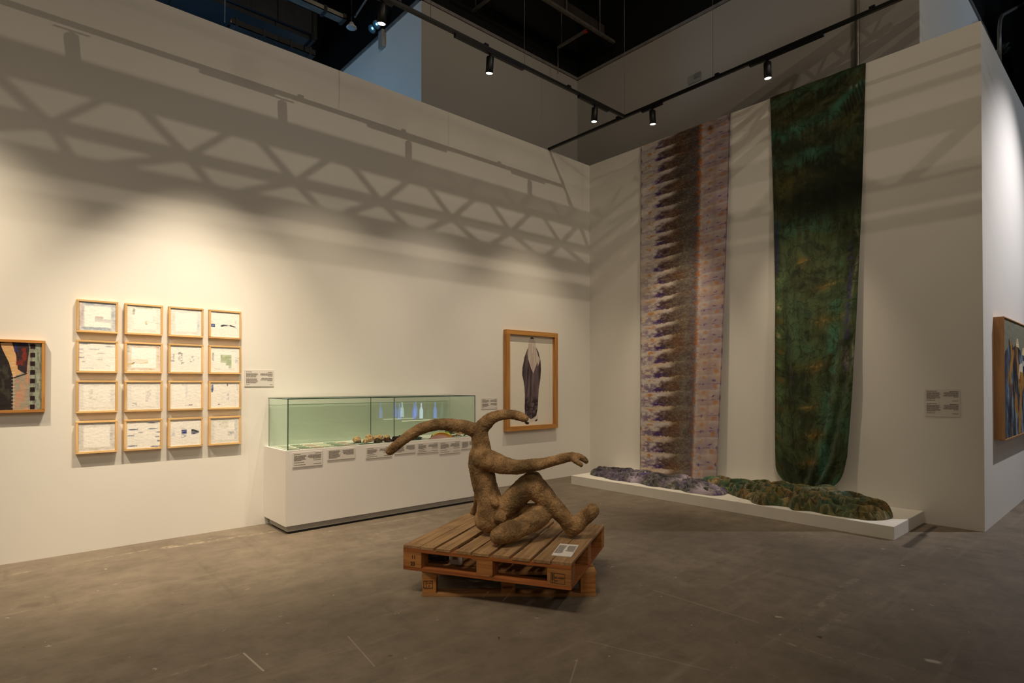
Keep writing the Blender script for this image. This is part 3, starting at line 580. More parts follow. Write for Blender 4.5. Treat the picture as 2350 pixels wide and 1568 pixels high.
def C1(U, V):
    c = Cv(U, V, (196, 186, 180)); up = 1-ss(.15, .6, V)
    ph = V*(29.5-4.2*V)+.15*(U-.25)*(1-V)+.10*np.sin(V*9+U*3)*(1-U)+.5*(U-.3)*V
    na = fbm(U*26, V*190, 5, 4); nb = fbm(U*60, V*420, 15, 3); nc = fbm(U*9, V*60, 25, 4); nd = fbm(U*5, V*34, 35, 4)
    f = (ph+.22*(na-.5)*(1-.5*up)+.12*(nc-.5)+.05*(nb-.5)) % 1.0
    top = ss(.0, .45, f); bot = 1-ss(.86, .91, f); band = top*bot                      # soft upper side, crisp ragged lower side
    top2 = ss(-.25, .45, f); wide = np.maximum(top2*bot, 1-ss(.86, 1.5, f+0*U)) if False else top2*bot
    # pale left field
    c.mix(ss(.30, .75, nc)*(U < .6)*.35*ss(.15, .5, V), (208, 168, 116))
    c.mix(np.exp(-((U-.10)/.09)**2)*band*(.15+.75*ss(.2, .8, V))*ss(.32, .62, na), (112, 94, 124))
    c.mix((1-ss(.20, .26, U))*np.exp(-((f-.6)/.06)**2)*.35, (116, 104, 130))
    c.mix(np.exp(-((U-.135)/.055)**2)*np.exp(-(((f-.08+.5) % 1-.5)/.12)**2)*ss(.42, .62, na)*.9, (182, 112, 48))
    # body
    lf = ss(.18-.02*V, .30, U+.10*(na-.5)+.05*(f-.5)); ctr = ss(.34, .50, U+.05*(nc-.5)); rt_ = 1-ss(.665, .725, U+.04*(na-.5))
    m = rt_*lf*np.clip(band*1.15+ctr*.97, 0, 1)
    tone = np.clip((U-.20)/.48, 0, 1)[..., None]; k = [np.array(q, float) for q in ((86, 66, 98), (104, 78, 66), (98, 82, 66), (112, 104, 92), (102, 92, 100))]
    x_ = tone*4; i0 = np.clip(np.floor(x_), 0, 3); fr = x_-i0; col = np.zeros(U.shape+(3,))
    for j in range(4): col = np.where(i0 == j, k[j]*(1-fr)+k[j+1]*fr, col)
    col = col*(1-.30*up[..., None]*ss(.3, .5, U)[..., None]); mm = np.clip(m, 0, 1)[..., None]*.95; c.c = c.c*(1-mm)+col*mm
    c.mix(m*band*(.35+.5*(1-ss(.3, .6, U)))*ss(.25, .7, na), (58, 42, 46)); c.mix(m*ss(.35, .75, nd)*np.exp(-((U-.47)/.12)**2)*.65, (108, 66, 36)); c.mix(m*ss(.40, .75, nb)*.35, (140, 130, 112))
    c.mix(m*ss(.45, .75, na)*ss(.45, .6, U)*.45, (84, 70, 62))
    hp = np.exp(-((U-.235-.01*np.sin(V*30))/(.045+.035*V))**2)*np.exp(-((f-.76)/(.10+.03*V))**2); c.mix(np.clip(hp*(.5+1.0*ss(.3, .6, na)), 0, 1)*(.85), (62, 40, 96))
    c.mix(lf*(1-ss(.50, .60, U))*np.exp(-((f-.90)/.022)**2)*ss(.35, .55, nb)*.55, (206, 176, 136))
    # rust seam
    c.mix(np.exp(-((U-.70)/.040)**2)*ss(.38, .66, na)*(.9-.35*V), (166, 88, 38)); c.mix(np.exp(-((U-.685)/.022)**2)*ss(.45, 1, V)*.55*ss(.25, .6, nc), (84, 74, 98)); c.mix(np.exp(-((U-.725)/.012)**2)*.35, (178, 160, 158))
    # pale right half
    r = ss(.715, .76, U); c.mix(r*(.25+.55*top2*bot)*ss(.2, .7, nc+.15), (158, 138, 146)); c.mix(r*ss(.40, .75, nd)*.35, (206, 166, 126)); c.mix(r*ss(.35, .7, nb)*.18, (120, 104, 116))
    c.mix(r*np.exp(-((f-.55)/.035)**2)*ss(.38, .62, na)*.65, (104, 82, 128))
    c.mix(r*np.exp(-((U-.86)/.02)**2)*.25, (150, 118, 110))
    for uu, ff, w1, w2, col, a in ((.905, .35, .028, .05, (84, 62, 122), .75), (.79, .55, .014, .09, (84, 62, 122), .6), (.80, .1, .03, .16, (186, 118, 62), .5), (.93, .75, .035, .16, (182, 112, 58), .55), (.985, .5, .012, .2, (80, 66, 96), .5), (.008, .4, .008, .2, (80, 66, 96), .7)):
        q = np.exp(-((U-uu-.012*np.sin(V*11))/w1)**2)*np.exp(-(((f-ff+.5) % 1-.5)/w2)**2); c.mix(ss(.25, .8, q*(.3+1.2*na))*a, col)
    c.mix(np.exp(-(((U-.80)/.035)**2+((V-.022)/.008)**2))*.85, (104, 58, 24))
    c.mix((np.exp(-((U-.992)/.004)**2)+np.exp(-((U-.005)/.004)**2))*.5, (76, 62, 76))
    c.c = c.c*(.90+.2*nb[..., None]); return c.c
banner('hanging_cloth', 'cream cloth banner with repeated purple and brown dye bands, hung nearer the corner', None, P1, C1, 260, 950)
def P2(U, V):
    t = V; zt = H+.004
    yl = np.interp(V, [0, .3, .55, .9, 1], [-2.87, -2.912, -2.935, -2.94, -2.95]); yr = np.interp(V, [0, .3, .56, .76, .93, 1], [-3.898, -3.86, -3.815, -3.775, -3.72, -3.66])
    rnd_ = np.clip((V-.965)/.035, 0, 1); sq = np.sqrt(np.clip(1-rnd_**2, 0, 1)); mid = (yl+yr)/2
    y = mid+(yr-yl)/2*(2*U-1)*(1-.22*(1-sq))
    bot = .20+.10*np.abs(2*U-1)**4
    z = zt-V*(zt-bot)
    off = .015+.09*t**1.6
    def ridge(pts, amp, wd, s=1):
        vs = [p[0] for p in pts]; us = [p[1] for p in pts]; c = np.interp(V, vs, us); a = ss(vs[0], vs[0]+.12, V)*(1-ss(vs[-1]-.015, vs[-1]+.02, V))
        return s*amp*a*np.exp(-((U-c)/wd)**2)
    off = off+ridge([(.42, .10), (.6, .20), (.75, .32), (.88, .44)], .022, .065)-ridge([(.42, .16), (.6, .27), (.75, .38), (.88, .50)], .02, .06)
    off = off+ridge([(.55, .05), (.8, .09), (.93, .16), (1, .30)], .024, .065)-ridge([(.6, .12), (.8, .17), (.95, .30), (1, .42)], .022, .065)
    off = off+ridge([(.5, .93), (.7, .84), (.85, .74), (.95, .58), (1, .48)], .028, .07)-ridge([(.5, .86), (.7, .76), (.85, .64), (.95, .50), (1, .42)], .026, .07)
    off = off+ridge([(.62, 1.0), (.8, .93), (.93, .82), (1, .64)], .026, .06)-ridge([(.62, .94), (.8, .87), (.93, .74), (1, .56)], .022, .06)
    off = off+ridge([(.1, .72), (.3, .74), (.5, .78)], .006, .05)
    off = off+.022*ss(.35, .8, t)*(fbm(U*5+V*3, V*12-U*2, 9, 4)-.5)+.007*ss(.35, .7, t)*(fbm(U*16+V*14, V*44-U*9, 19, 3)-.5)+.004*np.sin(U*18+V*4)
    return np.stack([-np.maximum(off, .006), y, z], -1)
def C2(U, V):
    Y = V*4.6; w1 = fbm(U*3, Y*3, 101, 4)-.5; w2 = fbm(U*3+5, Y*3, 103, 4)-.5; X = U+.35*w1; Z = Y+.35*w2
    n = fbm(X*3, Z*3, 3, 6); n2 = fbm(X*7, Z*7, 13, 5); n3 = fbm(X*18, Z*18, 23, 5); st = fbm(U*34+2*w1, Y*5, 33, 4); cr = fbm(X*11, Z*11, 43, 3); cr2 = fbm(X*26, Z*24+U*8, 53, 3)
    crink = np.clip(1-np.abs(2*cr-1)*9, 0, 1); crink2 = np.clip(1-np.abs(2*cr2-1)*7, 0, 1)
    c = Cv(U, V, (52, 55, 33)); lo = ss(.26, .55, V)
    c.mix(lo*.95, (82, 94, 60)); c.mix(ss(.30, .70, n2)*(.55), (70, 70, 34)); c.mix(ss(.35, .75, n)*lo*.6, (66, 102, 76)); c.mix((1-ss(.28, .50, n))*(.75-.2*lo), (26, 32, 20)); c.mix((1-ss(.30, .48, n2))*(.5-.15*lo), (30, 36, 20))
    c.mix(ss(.45, .75, n3)*.4, (84, 88, 58)); c.mix(lo*ss(.45, .8, n2*.5+n3*.5)*.4, (84, 104, 72))
    # teal bands near the top with streaky lower edges
    for vc, wd, a, dr in ((.098, .020, 1, -.050), (.176, .020, 1, -.022), (.012, .012, .55, -.012), (.335, .016, .6, -.01), (.36, .010, .5, .0)):
        vv = V-(vc+dr*ss(.35, 1.1, U)+.006*np.sin(U*12)); k = np.exp(-(np.minimum(vv, 0)/(wd*.55))**2)*np.exp(-(np.maximum(vv-.02*ss(.3, .7, st), 0)/(wd*.7))**2)
        c.mix(k*(.35+.65*ss(.25, .7, n2))*a*(1-.65*ss(.62, .8, U)*(vc > .12)), (60, 104, 84))
    for i in range(7): c.seg(.80+i*.028, .083-i*.006, .83+i*.028, .105-i*.006, .012, (26, 30, 20), .7)
    c.mix(np.exp(-(((U-.90)/.05)**2+((V-.047)/.005)**2))*ss(.3, .6, st)*.9, (160, 150, 134)); c.mix(np.exp(-((V-.099)/.003)**2)*(1-ss(.3, .36, U))*ss(.5, .6, st)*.8, (150, 150, 124))
    c.mix(ss(.19, .26, V)*(1-ss(.30, .36, V))*ss(.15, .8, U+n-.5)*.7, (16, 22, 14)); c.mix(np.exp(-((U-.03)/.035)**2)*ss(.3, .36, V)*(1-ss(.45, .5, V))*.6, (38, 36, 84))
    ang = np.arctan2((V-.235)*4.6, U-.14); rad = np.hypot((V-.235)*4.6, U-.14); c.mix(np.exp(-(rad/.16)**2)*(.4+.6*vn(ang*6, rad*4, 9)), (82, 78, 32))
    # ochre bars and flecks
    for uu, vv, L_ in ((.66, .505, .13), (.70, .588, .16), (.55, .70, .20), (.45, .80, .10), (.60, .865, .14), (.50, .935, .12), (.36, .44, .08)):
        d = V-(vv-.030*(U-uu)); e = np.exp(-((U-uu)/L_)**2); c.mix(np.exp(-(d/.013)**2)*e*(.25+.75*ss(.3, .7, n2)), (126, 92, 40)); c.mix(np.exp(-(d/.0028)**2)*e*ss(.35, .6, n3)*.75, (158, 132, 76))
    # pale ladder on the left edge
    lf = (V*13.5) % 1; c.mix(ss(.46, .5, V)*np.exp(-((U-.055)/.05)**2)*np.exp(-((lf-.5)/.25)**2)*(.3+.7*ss(.3, .6, n2)), (100, 128, 74)); c.mix(ss(.46, .5, V)*(1-ss(.62, .66, V))*np.exp(-((U-.05)/.028)**2)*np.exp(-((lf-.5)/.08)**2)*.8, (166, 140, 108))
    c.mix(ss(.48, .6, V)*np.exp(-((U-.07)/.06)**2)*np.exp(-(((lf+.5) % 1-.5)/.1)**2)*.7, (106, 84, 34))
    # teal, violet and white run on the right
    c.mix(ss(.36, .5, V)*np.exp(-((U-.75+.14*(V-.5))/.075)**2)*ss(.32, .68, n2)*.95, (74, 122, 98)); c.mix(ss(.38, .46, V)*(1-ss(.72, .78, V))*np.exp(-((U-.90)/.03)**2)*ss(.30, .62, n3)*.85, (64, 60, 106))
    c.mix(ss(.34, .4, V)*(1-ss(.70, .76, V))*np.exp(-((U-.955+.03*np.sin(V*25))/.018)**2)*ss(.36, .66, n2)*.7, (140, 140, 128)); c.mix(np.exp(-(((U-.905+.1*(V-.69))/.028)**2+((V-.69)/.022)**2))*.85, (166, 146, 128))
    c.mix(ss(.78, .92, V)*ss(.55, .8, U)*ss(.3, .7, n)*.7, (40, 96, 76))
    c.mix(crink*.45, (20, 26, 16)); c.mix(crink2*lo*.35, (30, 40, 24)); c.mix((1-ss(.35, .5, st))*.18, (20, 24, 16))
    return c.c
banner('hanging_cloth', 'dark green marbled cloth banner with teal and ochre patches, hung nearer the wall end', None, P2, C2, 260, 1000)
# ------------------------------------------------------------------ low platform and heaped cloths
t = thing('low_platform', 'long low white platform along the foot of the right wall', 'platform', (0, 0, 0))
box('platform_box', (-.97, -2.9, 0), (-.002, -.487, .12), M['plat'], t, .002)
box('platform_box', (-.97, -4.385, 0), (-.002, -2.9, .12), M['plat'], t, .002)
def heap(name, label, path, fnC, seed, ns=820, nr=190, nf=240):
    S, Rr = np.meshgrid(np.linspace(0, 1, ns), np.linspace(-1, 1, nr), indexing='ij')
    pa = np.array(path); ts = pa[:, 0]; x = np.interp(S, ts, pa[:, 1]); y = np.interp(S, ts, pa[:, 2]); w_ = np.interp(S, ts, pa[:, 3]); h_ = np.interp(S, ts, pa[:, 4])
    k = np.ones(31)/31
    def sm(a): return np.apply_along_axis(lambda q: np.convolve(np.pad(q, 15, 'edge'), k, 'valid'), 0, a)
    x, y, w_, h_ = sm(x), sm(y), sm(w_), sm(h_)
    dx = np.gradient(x, axis=0); dy = np.gradient(y, axis=0); dl = np.hypot(dx, dy)+1e-9
    Ls = np.cumsum(dl, axis=0)
    edge = 1+.55*(fbm(Ls*4.5, np.sign(Rr)*3+0*Ls, seed, 3)-.5)+.07*np.sin(Ls*19+np.sign(Rr)*2)
    endf = np.sqrt(np.clip(1-np.clip((.03-S)/.03, 0, 1)**2, 0, 1))*np.sqrt(np.clip(1-np.clip((S-.965)/.035, 0, 1)**2, 0, 1))
    q = Rr*w_*edge*endf
    px_ = x+(-dy/dl)*q; py_ = y+(dx/dl)*q
    # the cloth lies in rolls: the surface is the upper envelope of many soft curved folds
    rg = random.Random(seed); Lt = Ls[-1, 0]; z = np.zeros_like(q); d2 = np.zeros_like(q); tw = np.zeros_like(q)
    for i in range(nf):
        L0 = rg.uniform(-.1, Lt); q0 = rg.uniform(-1, 1)*np.interp(L0/Lt, S[:, 0], w_[:, 0])*.95
        th = rg.gauss(0, .38) if rg.random() < .8 else rg.uniform(-1.4, 1.4); ln = rg.uniform(.22, .95); cv = rg.uniform(-1.9, 1.9); wd = rg.uniform(.009, .030); hh = rg.uniform(.35, 1.0)
        best = np.full(q.shape, 9.0); tb = np.zeros_like(q); a0 = L0; b0 = q0; m = 7
        msk = (Ls > L0-ln-.1) & (Ls < L0+ln+.1); ii = np.nonzero(msk.any(1))[0]
        if len(ii) == 0: continue
        sl = slice(ii[0], ii[-1]+1); A = Ls[sl]; B = q[sl]; bst = np.full(A.shape, 9.0); tb = np.zeros(A.shape)
        for j in range(m):
            t1 = th+cv*(j/m-.5)+.5*math.sin(j*1.7+i); a1 = a0+math.cos(t1)*ln/m; b1 = b0+math.sin(t1)*ln/m
            ux, uy = a1-a0, b1-b0; tt = np.clip(((A-a0)*ux+(B-b0)*uy)/(ux*ux+uy*uy), 0, 1); dd = np.hypot(A-a0-tt*ux, B-b0-tt*uy)
            k_ = dd < bst; bst = np.where(k_, dd, bst); tb = np.where(k_, (j+tt)/m, tb); a0, b0 = a1, b1
        w2 = wd*(.55+.45*np.sin(np.pi*np.clip(tb, .03, .97))); e_ = np.clip(1-(bst/w2)**2, 0, 1)**.62
        top = hh*e_*(.3+.7*np.sin(np.pi*np.clip(tb, .04, .96)))
        z[sl] = np.maximum(z[sl], top)
    prof = np.clip(1-np.abs(Rr)**3.0, 0, 1)**.5
    z = h_*endf*prof*(.10+.34*fbm(Ls*4, q*5, seed+4, 2)+.88*z+.05*(fbm(Ls*30+q*30, q*70, seed+8, 2)-.5))+.003
    z = np.where(np.abs(Rr) > .995, .001, z)
    P = np.stack([px_, py_, .121+z], -1)
    me = grid_mesh(name, P); setcol(me, fnC(px_, py_, S, Rr, z/(h_+1e-3), seed)); o = link(name, me, M['cloth'])
    return setp(o, label, 'cloth', 'crumpled cloths on the low platform')
def CPu(x, y, S, Rr, zz, s):
    c = Cv(S, Rr, (76, 74, 66)); a, b = x*26+y*5, y*12-x*3
    n = fbm(a*.5, b*.5, s+50, 4); n2 = fbm(a, b, s+60, 4); n3 = fbm(x*5+3, y*5, s+70, 3); n5 = fbm(a*1.7, b*1.7, s+75, 3)
    c.mix(ss(.40, .6, n)*.7, (88, 92, 72)); c.mix(ss(.46, .62, n2)*.8, (60, 52, 66)); c.mix(ss(.48, .62, n3)*.6, (92, 80, 110)); c.mix(ss(.60, .70, n5)*.6, (140, 130, 136)); c.mix(ss(.56, .68, n)*.5, (64, 72, 62))
    cr = fbm(a*.9+n*2, b*.9+n*2, s+95, 2); c.mix(np.clip(1-np.abs(2*cr-1)*8, 0, 1)*.5, (150, 138, 146)); c.mix(np.clip(1-np.abs(2*fbm(a*.8+9, b*.8, s+97, 2)-1)*7, 0, 1)*.6, (40, 34, 44))  # thin pale lines painted as highlights on the fold edges
    for sc, w in ((.42, .05), (.72, .05), (.95, .06)): c.mix(np.exp(-((S-sc)/w)**2)*ss(.34, .52, n2)*.85, (184, 172, 184)); c.mix(np.exp(-((S-sc-.03)/w)**2)*ss(.52, .64, n)*.7, (94, 78, 134))
    return c.c
def CGr(x, y, S, Rr, zz, s):
    c = Cv(S, Rr, (98, 88, 50)); a, b = x*22+y*5, y*10-x*3
    n = fbm(a*.5, b*.5, s+50, 4); n2 = fbm(a, b, s+60, 4); n3 = fbm(x*4+3, y*4, s+70, 3); n5 = fbm(a*1.6, b*1.6, s+75, 3)
    c.mix(ss(.42, .58, n)*.8, (62, 74, 44)); c.mix(ss(.44, .60, n2)*.75, (128, 108, 66)); c.mix(ss(.54, .64, n5)*.5, (52, 50, 28)); c.mix(ss(.60, .70, n3)*.5, (54, 86, 70)); c.mix(ss(.62, .72, n)*.5, (60, 92, 78)); c.mix(ss(.60, .68, n2)*.4, (124, 86, 50))
    c.mix(np.exp(-((S-.72)/.10)**2)*np.exp(-((Rr-.25)/.38)**2)*ss(.36, .48, n3+.15)*.95, (180, 184, 172)); c.mix(np.exp(-((S-.78)/.05)**2)*np.exp(-((Rr-.2)/.35)**2)*ss(.42, .55, n)*.8, (74, 108, 110))
    cr = fbm(a*.9+n*2, b*.9+n*2, s+95, 2); c.mix(np.clip(1-np.abs(2*cr-1)*8, 0, 1)*.55, (170, 148, 104)); c.mix(np.clip(1-np.abs(2*fbm(a*.8+9, b*.8, s+97, 2)-1)*7, 0, 1)*.6, (34, 36, 20))  # thin beige lines are fold highlights put into the colour
    c.mix((1-ss(.0, .26, S))*ss(.40, .54, n2)*.8, (178, 160, 124)); c.mix((1-ss(.0, .3, S))*ss(.5, .6, n)*.7, (50, 104, 76))
    return c.c
heap('crumpled_cloth', 'crumpled purple and grey green cloth heaped on the platform end near the corner', [(0, -.46, -.56, .05, .06), (.10, -.54, -.72, .20, .11), (.3, -.60, -1.15, .24, .12), (.5, -.60, -1.62, .24, .12), (.75, -.60, -2.10, .24, .12), (.9, -.68, -2.38, .22, .10), (1, -.80, -2.62, .10, .06)], CPu, 7)
heap('crumpled_cloth', 'crumpled green and ochre cloth trailing along the platform below the green banner', [(0, -.20, -2.06, .06, .10), (.12, -.32, -2.34, .14, .13), (.3, -.44, -2.75, .22, .14), (.5, -.54, -3.15, .34, .17), (.68, -.56, -3.55, .34, .22), (.85, -.62, -3.95, .28, .17), (.95, -.62, -4.17, .22, .14), (1, -.62, -4.28, .10, .08)], CGr, 33)
# ------------------------------------------------------------------ pallets
def text_mesh(s, size, name, m, parent, loc, bold=0.0):
    cu = bpy.data.curves.new('t', 'FONT'); cu.body = s; cu.size = size; cu.offset = bold; cu.extrude = 0.0
    o = bpy.data.objects.new('t', cu); COL.objects.link(o); dg = bpy.context.evaluated_depsgraph_get(); dg.update()
    me = bpy.data.meshes.new_from_object(o.evaluated_get(dg)); bpy.data.objects.remove(o)
    me.transform(Matrix.Rotation(R(90), 4, 'X')); ob = link(name, me, m, parent); ob.location = loc; return ob
def rect_lines(bm, x0, z0, x1, z1, w_, y):
    for a in ((x0, z0, x1, z0+w_), (x0, z1-w_, x1, z1), (x0, z0, x0+w_, z1), (x1-w_, z0, x1, z1)):
        bm.faces.new([bm.verts.new(v) for v in ((a[0], y, a[1]), (a[2], y, a[1]), (a[2], y, a[3]), (a[0], y, a[3]))])
bm = bmesh.new(); add_lathe(bm, [(.0034, -.0002), (.0034, .0005), (.002, .0009)], 8); nail_me = bpy.data.meshes.new('nail'); bm.to_mesh(nail_me); bm.free(); nail_me.materials.append(M['stamp'])
PL, PD, PH = 1.15, 1.0, .165
def pallet_top():
    d = Vector((.471, -.882)); FR = Vector((-4.395, -3.632)); fl = FR-d*PL
    t = thing('pallet', 'upper wooden pallet with nine slats, carrying the seated sculpture', 'pallet', (fl.x, fl.y, PH+.0005), math.atan2(d.y, d.x), 'two stacked wooden pallets')
    rnd = random.Random(5)
    ws = [(0, .125), (.128, .225), (.245, .348), (.385, .492), (.505, .618), (.640, .755), (.778, .892), (.912, 1.022), (1.026, 1.15)]
    for i, (a, b_) in enumerate(ws):
        bm = bmesh.new(); add_box(bm, (0, 0, 0), (b_-a, PD-rnd.uniform(0, .01), .018), .0012)
        o = obj('deck_board', bm, M['pal_top'], t); o.location = (a, rnd.uniform(-.004, .004), .144)
        for yy in (.05, .5, .94):
            for q in (.025, (b_-a)/2, b_-a-.025):
                n = bpy.data.objects.new('nail', nail_me); COL.objects.link(n); n.parent = o; n.location = (q, yy+rnd.uniform(-.012, .012), .018)
    for y0 in (0, .45, .9): 
        o = box('stringer_board', (0, 0, 0), (PL, .1, .022), M['pal_rail'], t, .0015); o.location = (0, y0, .122)
        o = box('bottom_board', (0, 0, 0), (PL, .1, .020), M['pal_rail'], t, .0015); o.location = (0, y0, 0)
    for x0 in (0, PL-.1):
        for ya, yb in ((.1, .45), (.55, .9)):
            o = box('bottom_board', (0, 0, 0), (.1, yb-ya, .020), M['pal_rail'], t, .0015); o.location = (x0, ya, 0)
    for j, y0 in enumerate((.0, .45, .9)):
        for (a, b_) in ((0, .135), (.532, .642), (1.0, 1.15)):
            o = box('block', (0, 0, 0), (b_-a, .1, .102), M['pal_block'], t, .0015); o.location = (a, y0, .020)
    text_mesh('11', .034, 'stamp', M['stamp'], t, (.062, -.001, .078), .0006)
    text_mesh('23', .034, 'stamp', M['stamp'], t, (.056, -.001, .034), .0012)
    bm = bmesh.new(); rect_lines(bm, 1.022, .032, 1.112, .094, .0022, -.001); rect_lines(bm, 1.022, .032, 1.046, .094, .0022, -.001)
    add_tube(bm, [(1.034, -.001, .036), (1.034, -.001, .09)], .0014, 6)
    for zz in (.052, .062, .072, .08): add_tube(bm, [(1.027, -.001, zz+.008), (1.034, -.001, zz), (1.041, -.001, zz+.008)], .0014, 6)
    obj('stamp', bm, M['stamp'], t)
    text_mesh('BD-42838', .0142, 'stamp', M['stamp'], t, (1.0475, -.001, .062), .0003)
    text_mesh('HT', .0135, 'stamp', M['stamp'], t, (1.048, -.001, .043), .0004)
    return t
def pallet_bottom():
    fl = Vector((-4.869, -2.739)); d = (Vector((-4.012, -3.497))-fl).normalized()
    t = thing('pallet', 'lower wooden pallet with open sides, standing on the concrete floor', 'pallet', (fl.x, fl.y, 0), math.atan2(d.y, d.x), 'two stacked wooden pallets')
    for y0 in (0, .118, .236, .354, .472, .590, .708, .826, .9):
        w_ = .1 if y0 in (0, .9) else .1
        if y0 == .826: continue
        o = box('deck_board', (0, 0, 0), (PL, .1, .022), M['pal_topx'], t, .0012); o.location = (0, y0, .143)
    for x0 in (0, .52, PL-.1):
        o = box('stringer_board', (0, 0, 0), (.1, PD-.02, .020), M['pal_top'], t, .0012); o.location = (x0, .01, .123)
    for y0 in (0, .45, .9):
        o = box('bottom_board', (0, 0, 0), (PL, .1, .020), M['pal_topx'], t, .0012); o.location = (0, y0, 0)
    for y0 in (0, .45, .9):
        for a, b_ in ((.004, .094), (.522, .616), (1.046, 1.146)):
            o = box('block', (0, 0, 0), (b_-a, .1, .103 if y0 else .1225), M['pal_block'], t, .0015); o.location = (a, y0 if y0 else .001, .020)
            if y0 == 0: o.scale.y = 1
    bm = bmesh.new(); rect_lines(bm, .012, .055, .072, .105, .003, -.0005); rect_lines(bm, .012, .055, .030, .105, .003, -.0005); obj('stamp', bm, M['stamp'], t)
    text_mesh('BD-42838', .0085, 'stamp', M['stamp'], t, (.0315, -.0008, .087), .0002); text_mesh('HT', .012, 'stamp', M['stamp'], t, (.040, -.0008, .066), .0003)
    text_mesh("mares'3", .018, 'stamp', M['stamp'], t, (.535, -.0008, .055), .0002)
    return t
pallet_bottom(); pt = pallet_top()
# label card lying on the upper pallet
a = math.atan2(-3.444+3.314, -4.372+4.137)
info_label('white text card lying flat on the near right corner of the upper pallet', -4.372, -3.444, .3285, .3285+.268, .127, 0, 2, 33)
lc = bpy.data.objects[[o.name for o in bpy.data.objects if o.get('label', '').startswith('white text card lying')][0]]
ex = Vector((-4.304+4.372, -3.553+3.444, 0)).normalized(); ez = Vector((-4.137+4.372, -3.314+3.444, 0)).normalized(); ey = ez.cross(ex).normalized()
ez = ex.cross(ey).normalized()
lc.matrix_world = Matrix(((ex.x, ey.x, ez.x, -4.372), (ex.y, ey.y, ez.y, -3.444), (ex.z, ey.z, ez.z, .3330), (0, 0, 0, 1)))
# thermostat logger and dark box standing inside the upper pallet
t = thing('climate_logger', 'small white climate logger with grey display inside the upper pallet', 'sensor', (-4.669, -2.773, PH+.0215), R(-64))
box('housing', (0, -.012, 0), (.094, .020, .084), mat('white_plastic', (206, 200, 194), .4, noise=(9, .03)), t, .007)
box('display', (.030, -.0135, .034), (.064, -.0115, .056), mat('grey_lcd', (92, 98, 84), .25, noise=(200, .2)), t, .001)
t = thing('battery_box', 'dark grey box with faint printing beside the white logger inside the pallet', 'box', (-4.742, -2.60, PH+.021), R(-60))
box('case', (0, 0, 0), (.15, .07, .075), mat('dark_box', (34, 38, 42), .5, noise=(20, .2)), t, .004)
bm = bmesh.new(); text_rows(bm, .04, .02, .12, .06, .012, False, 4, 0, -.0008); obj('lettering', bm, M['ink'], t)
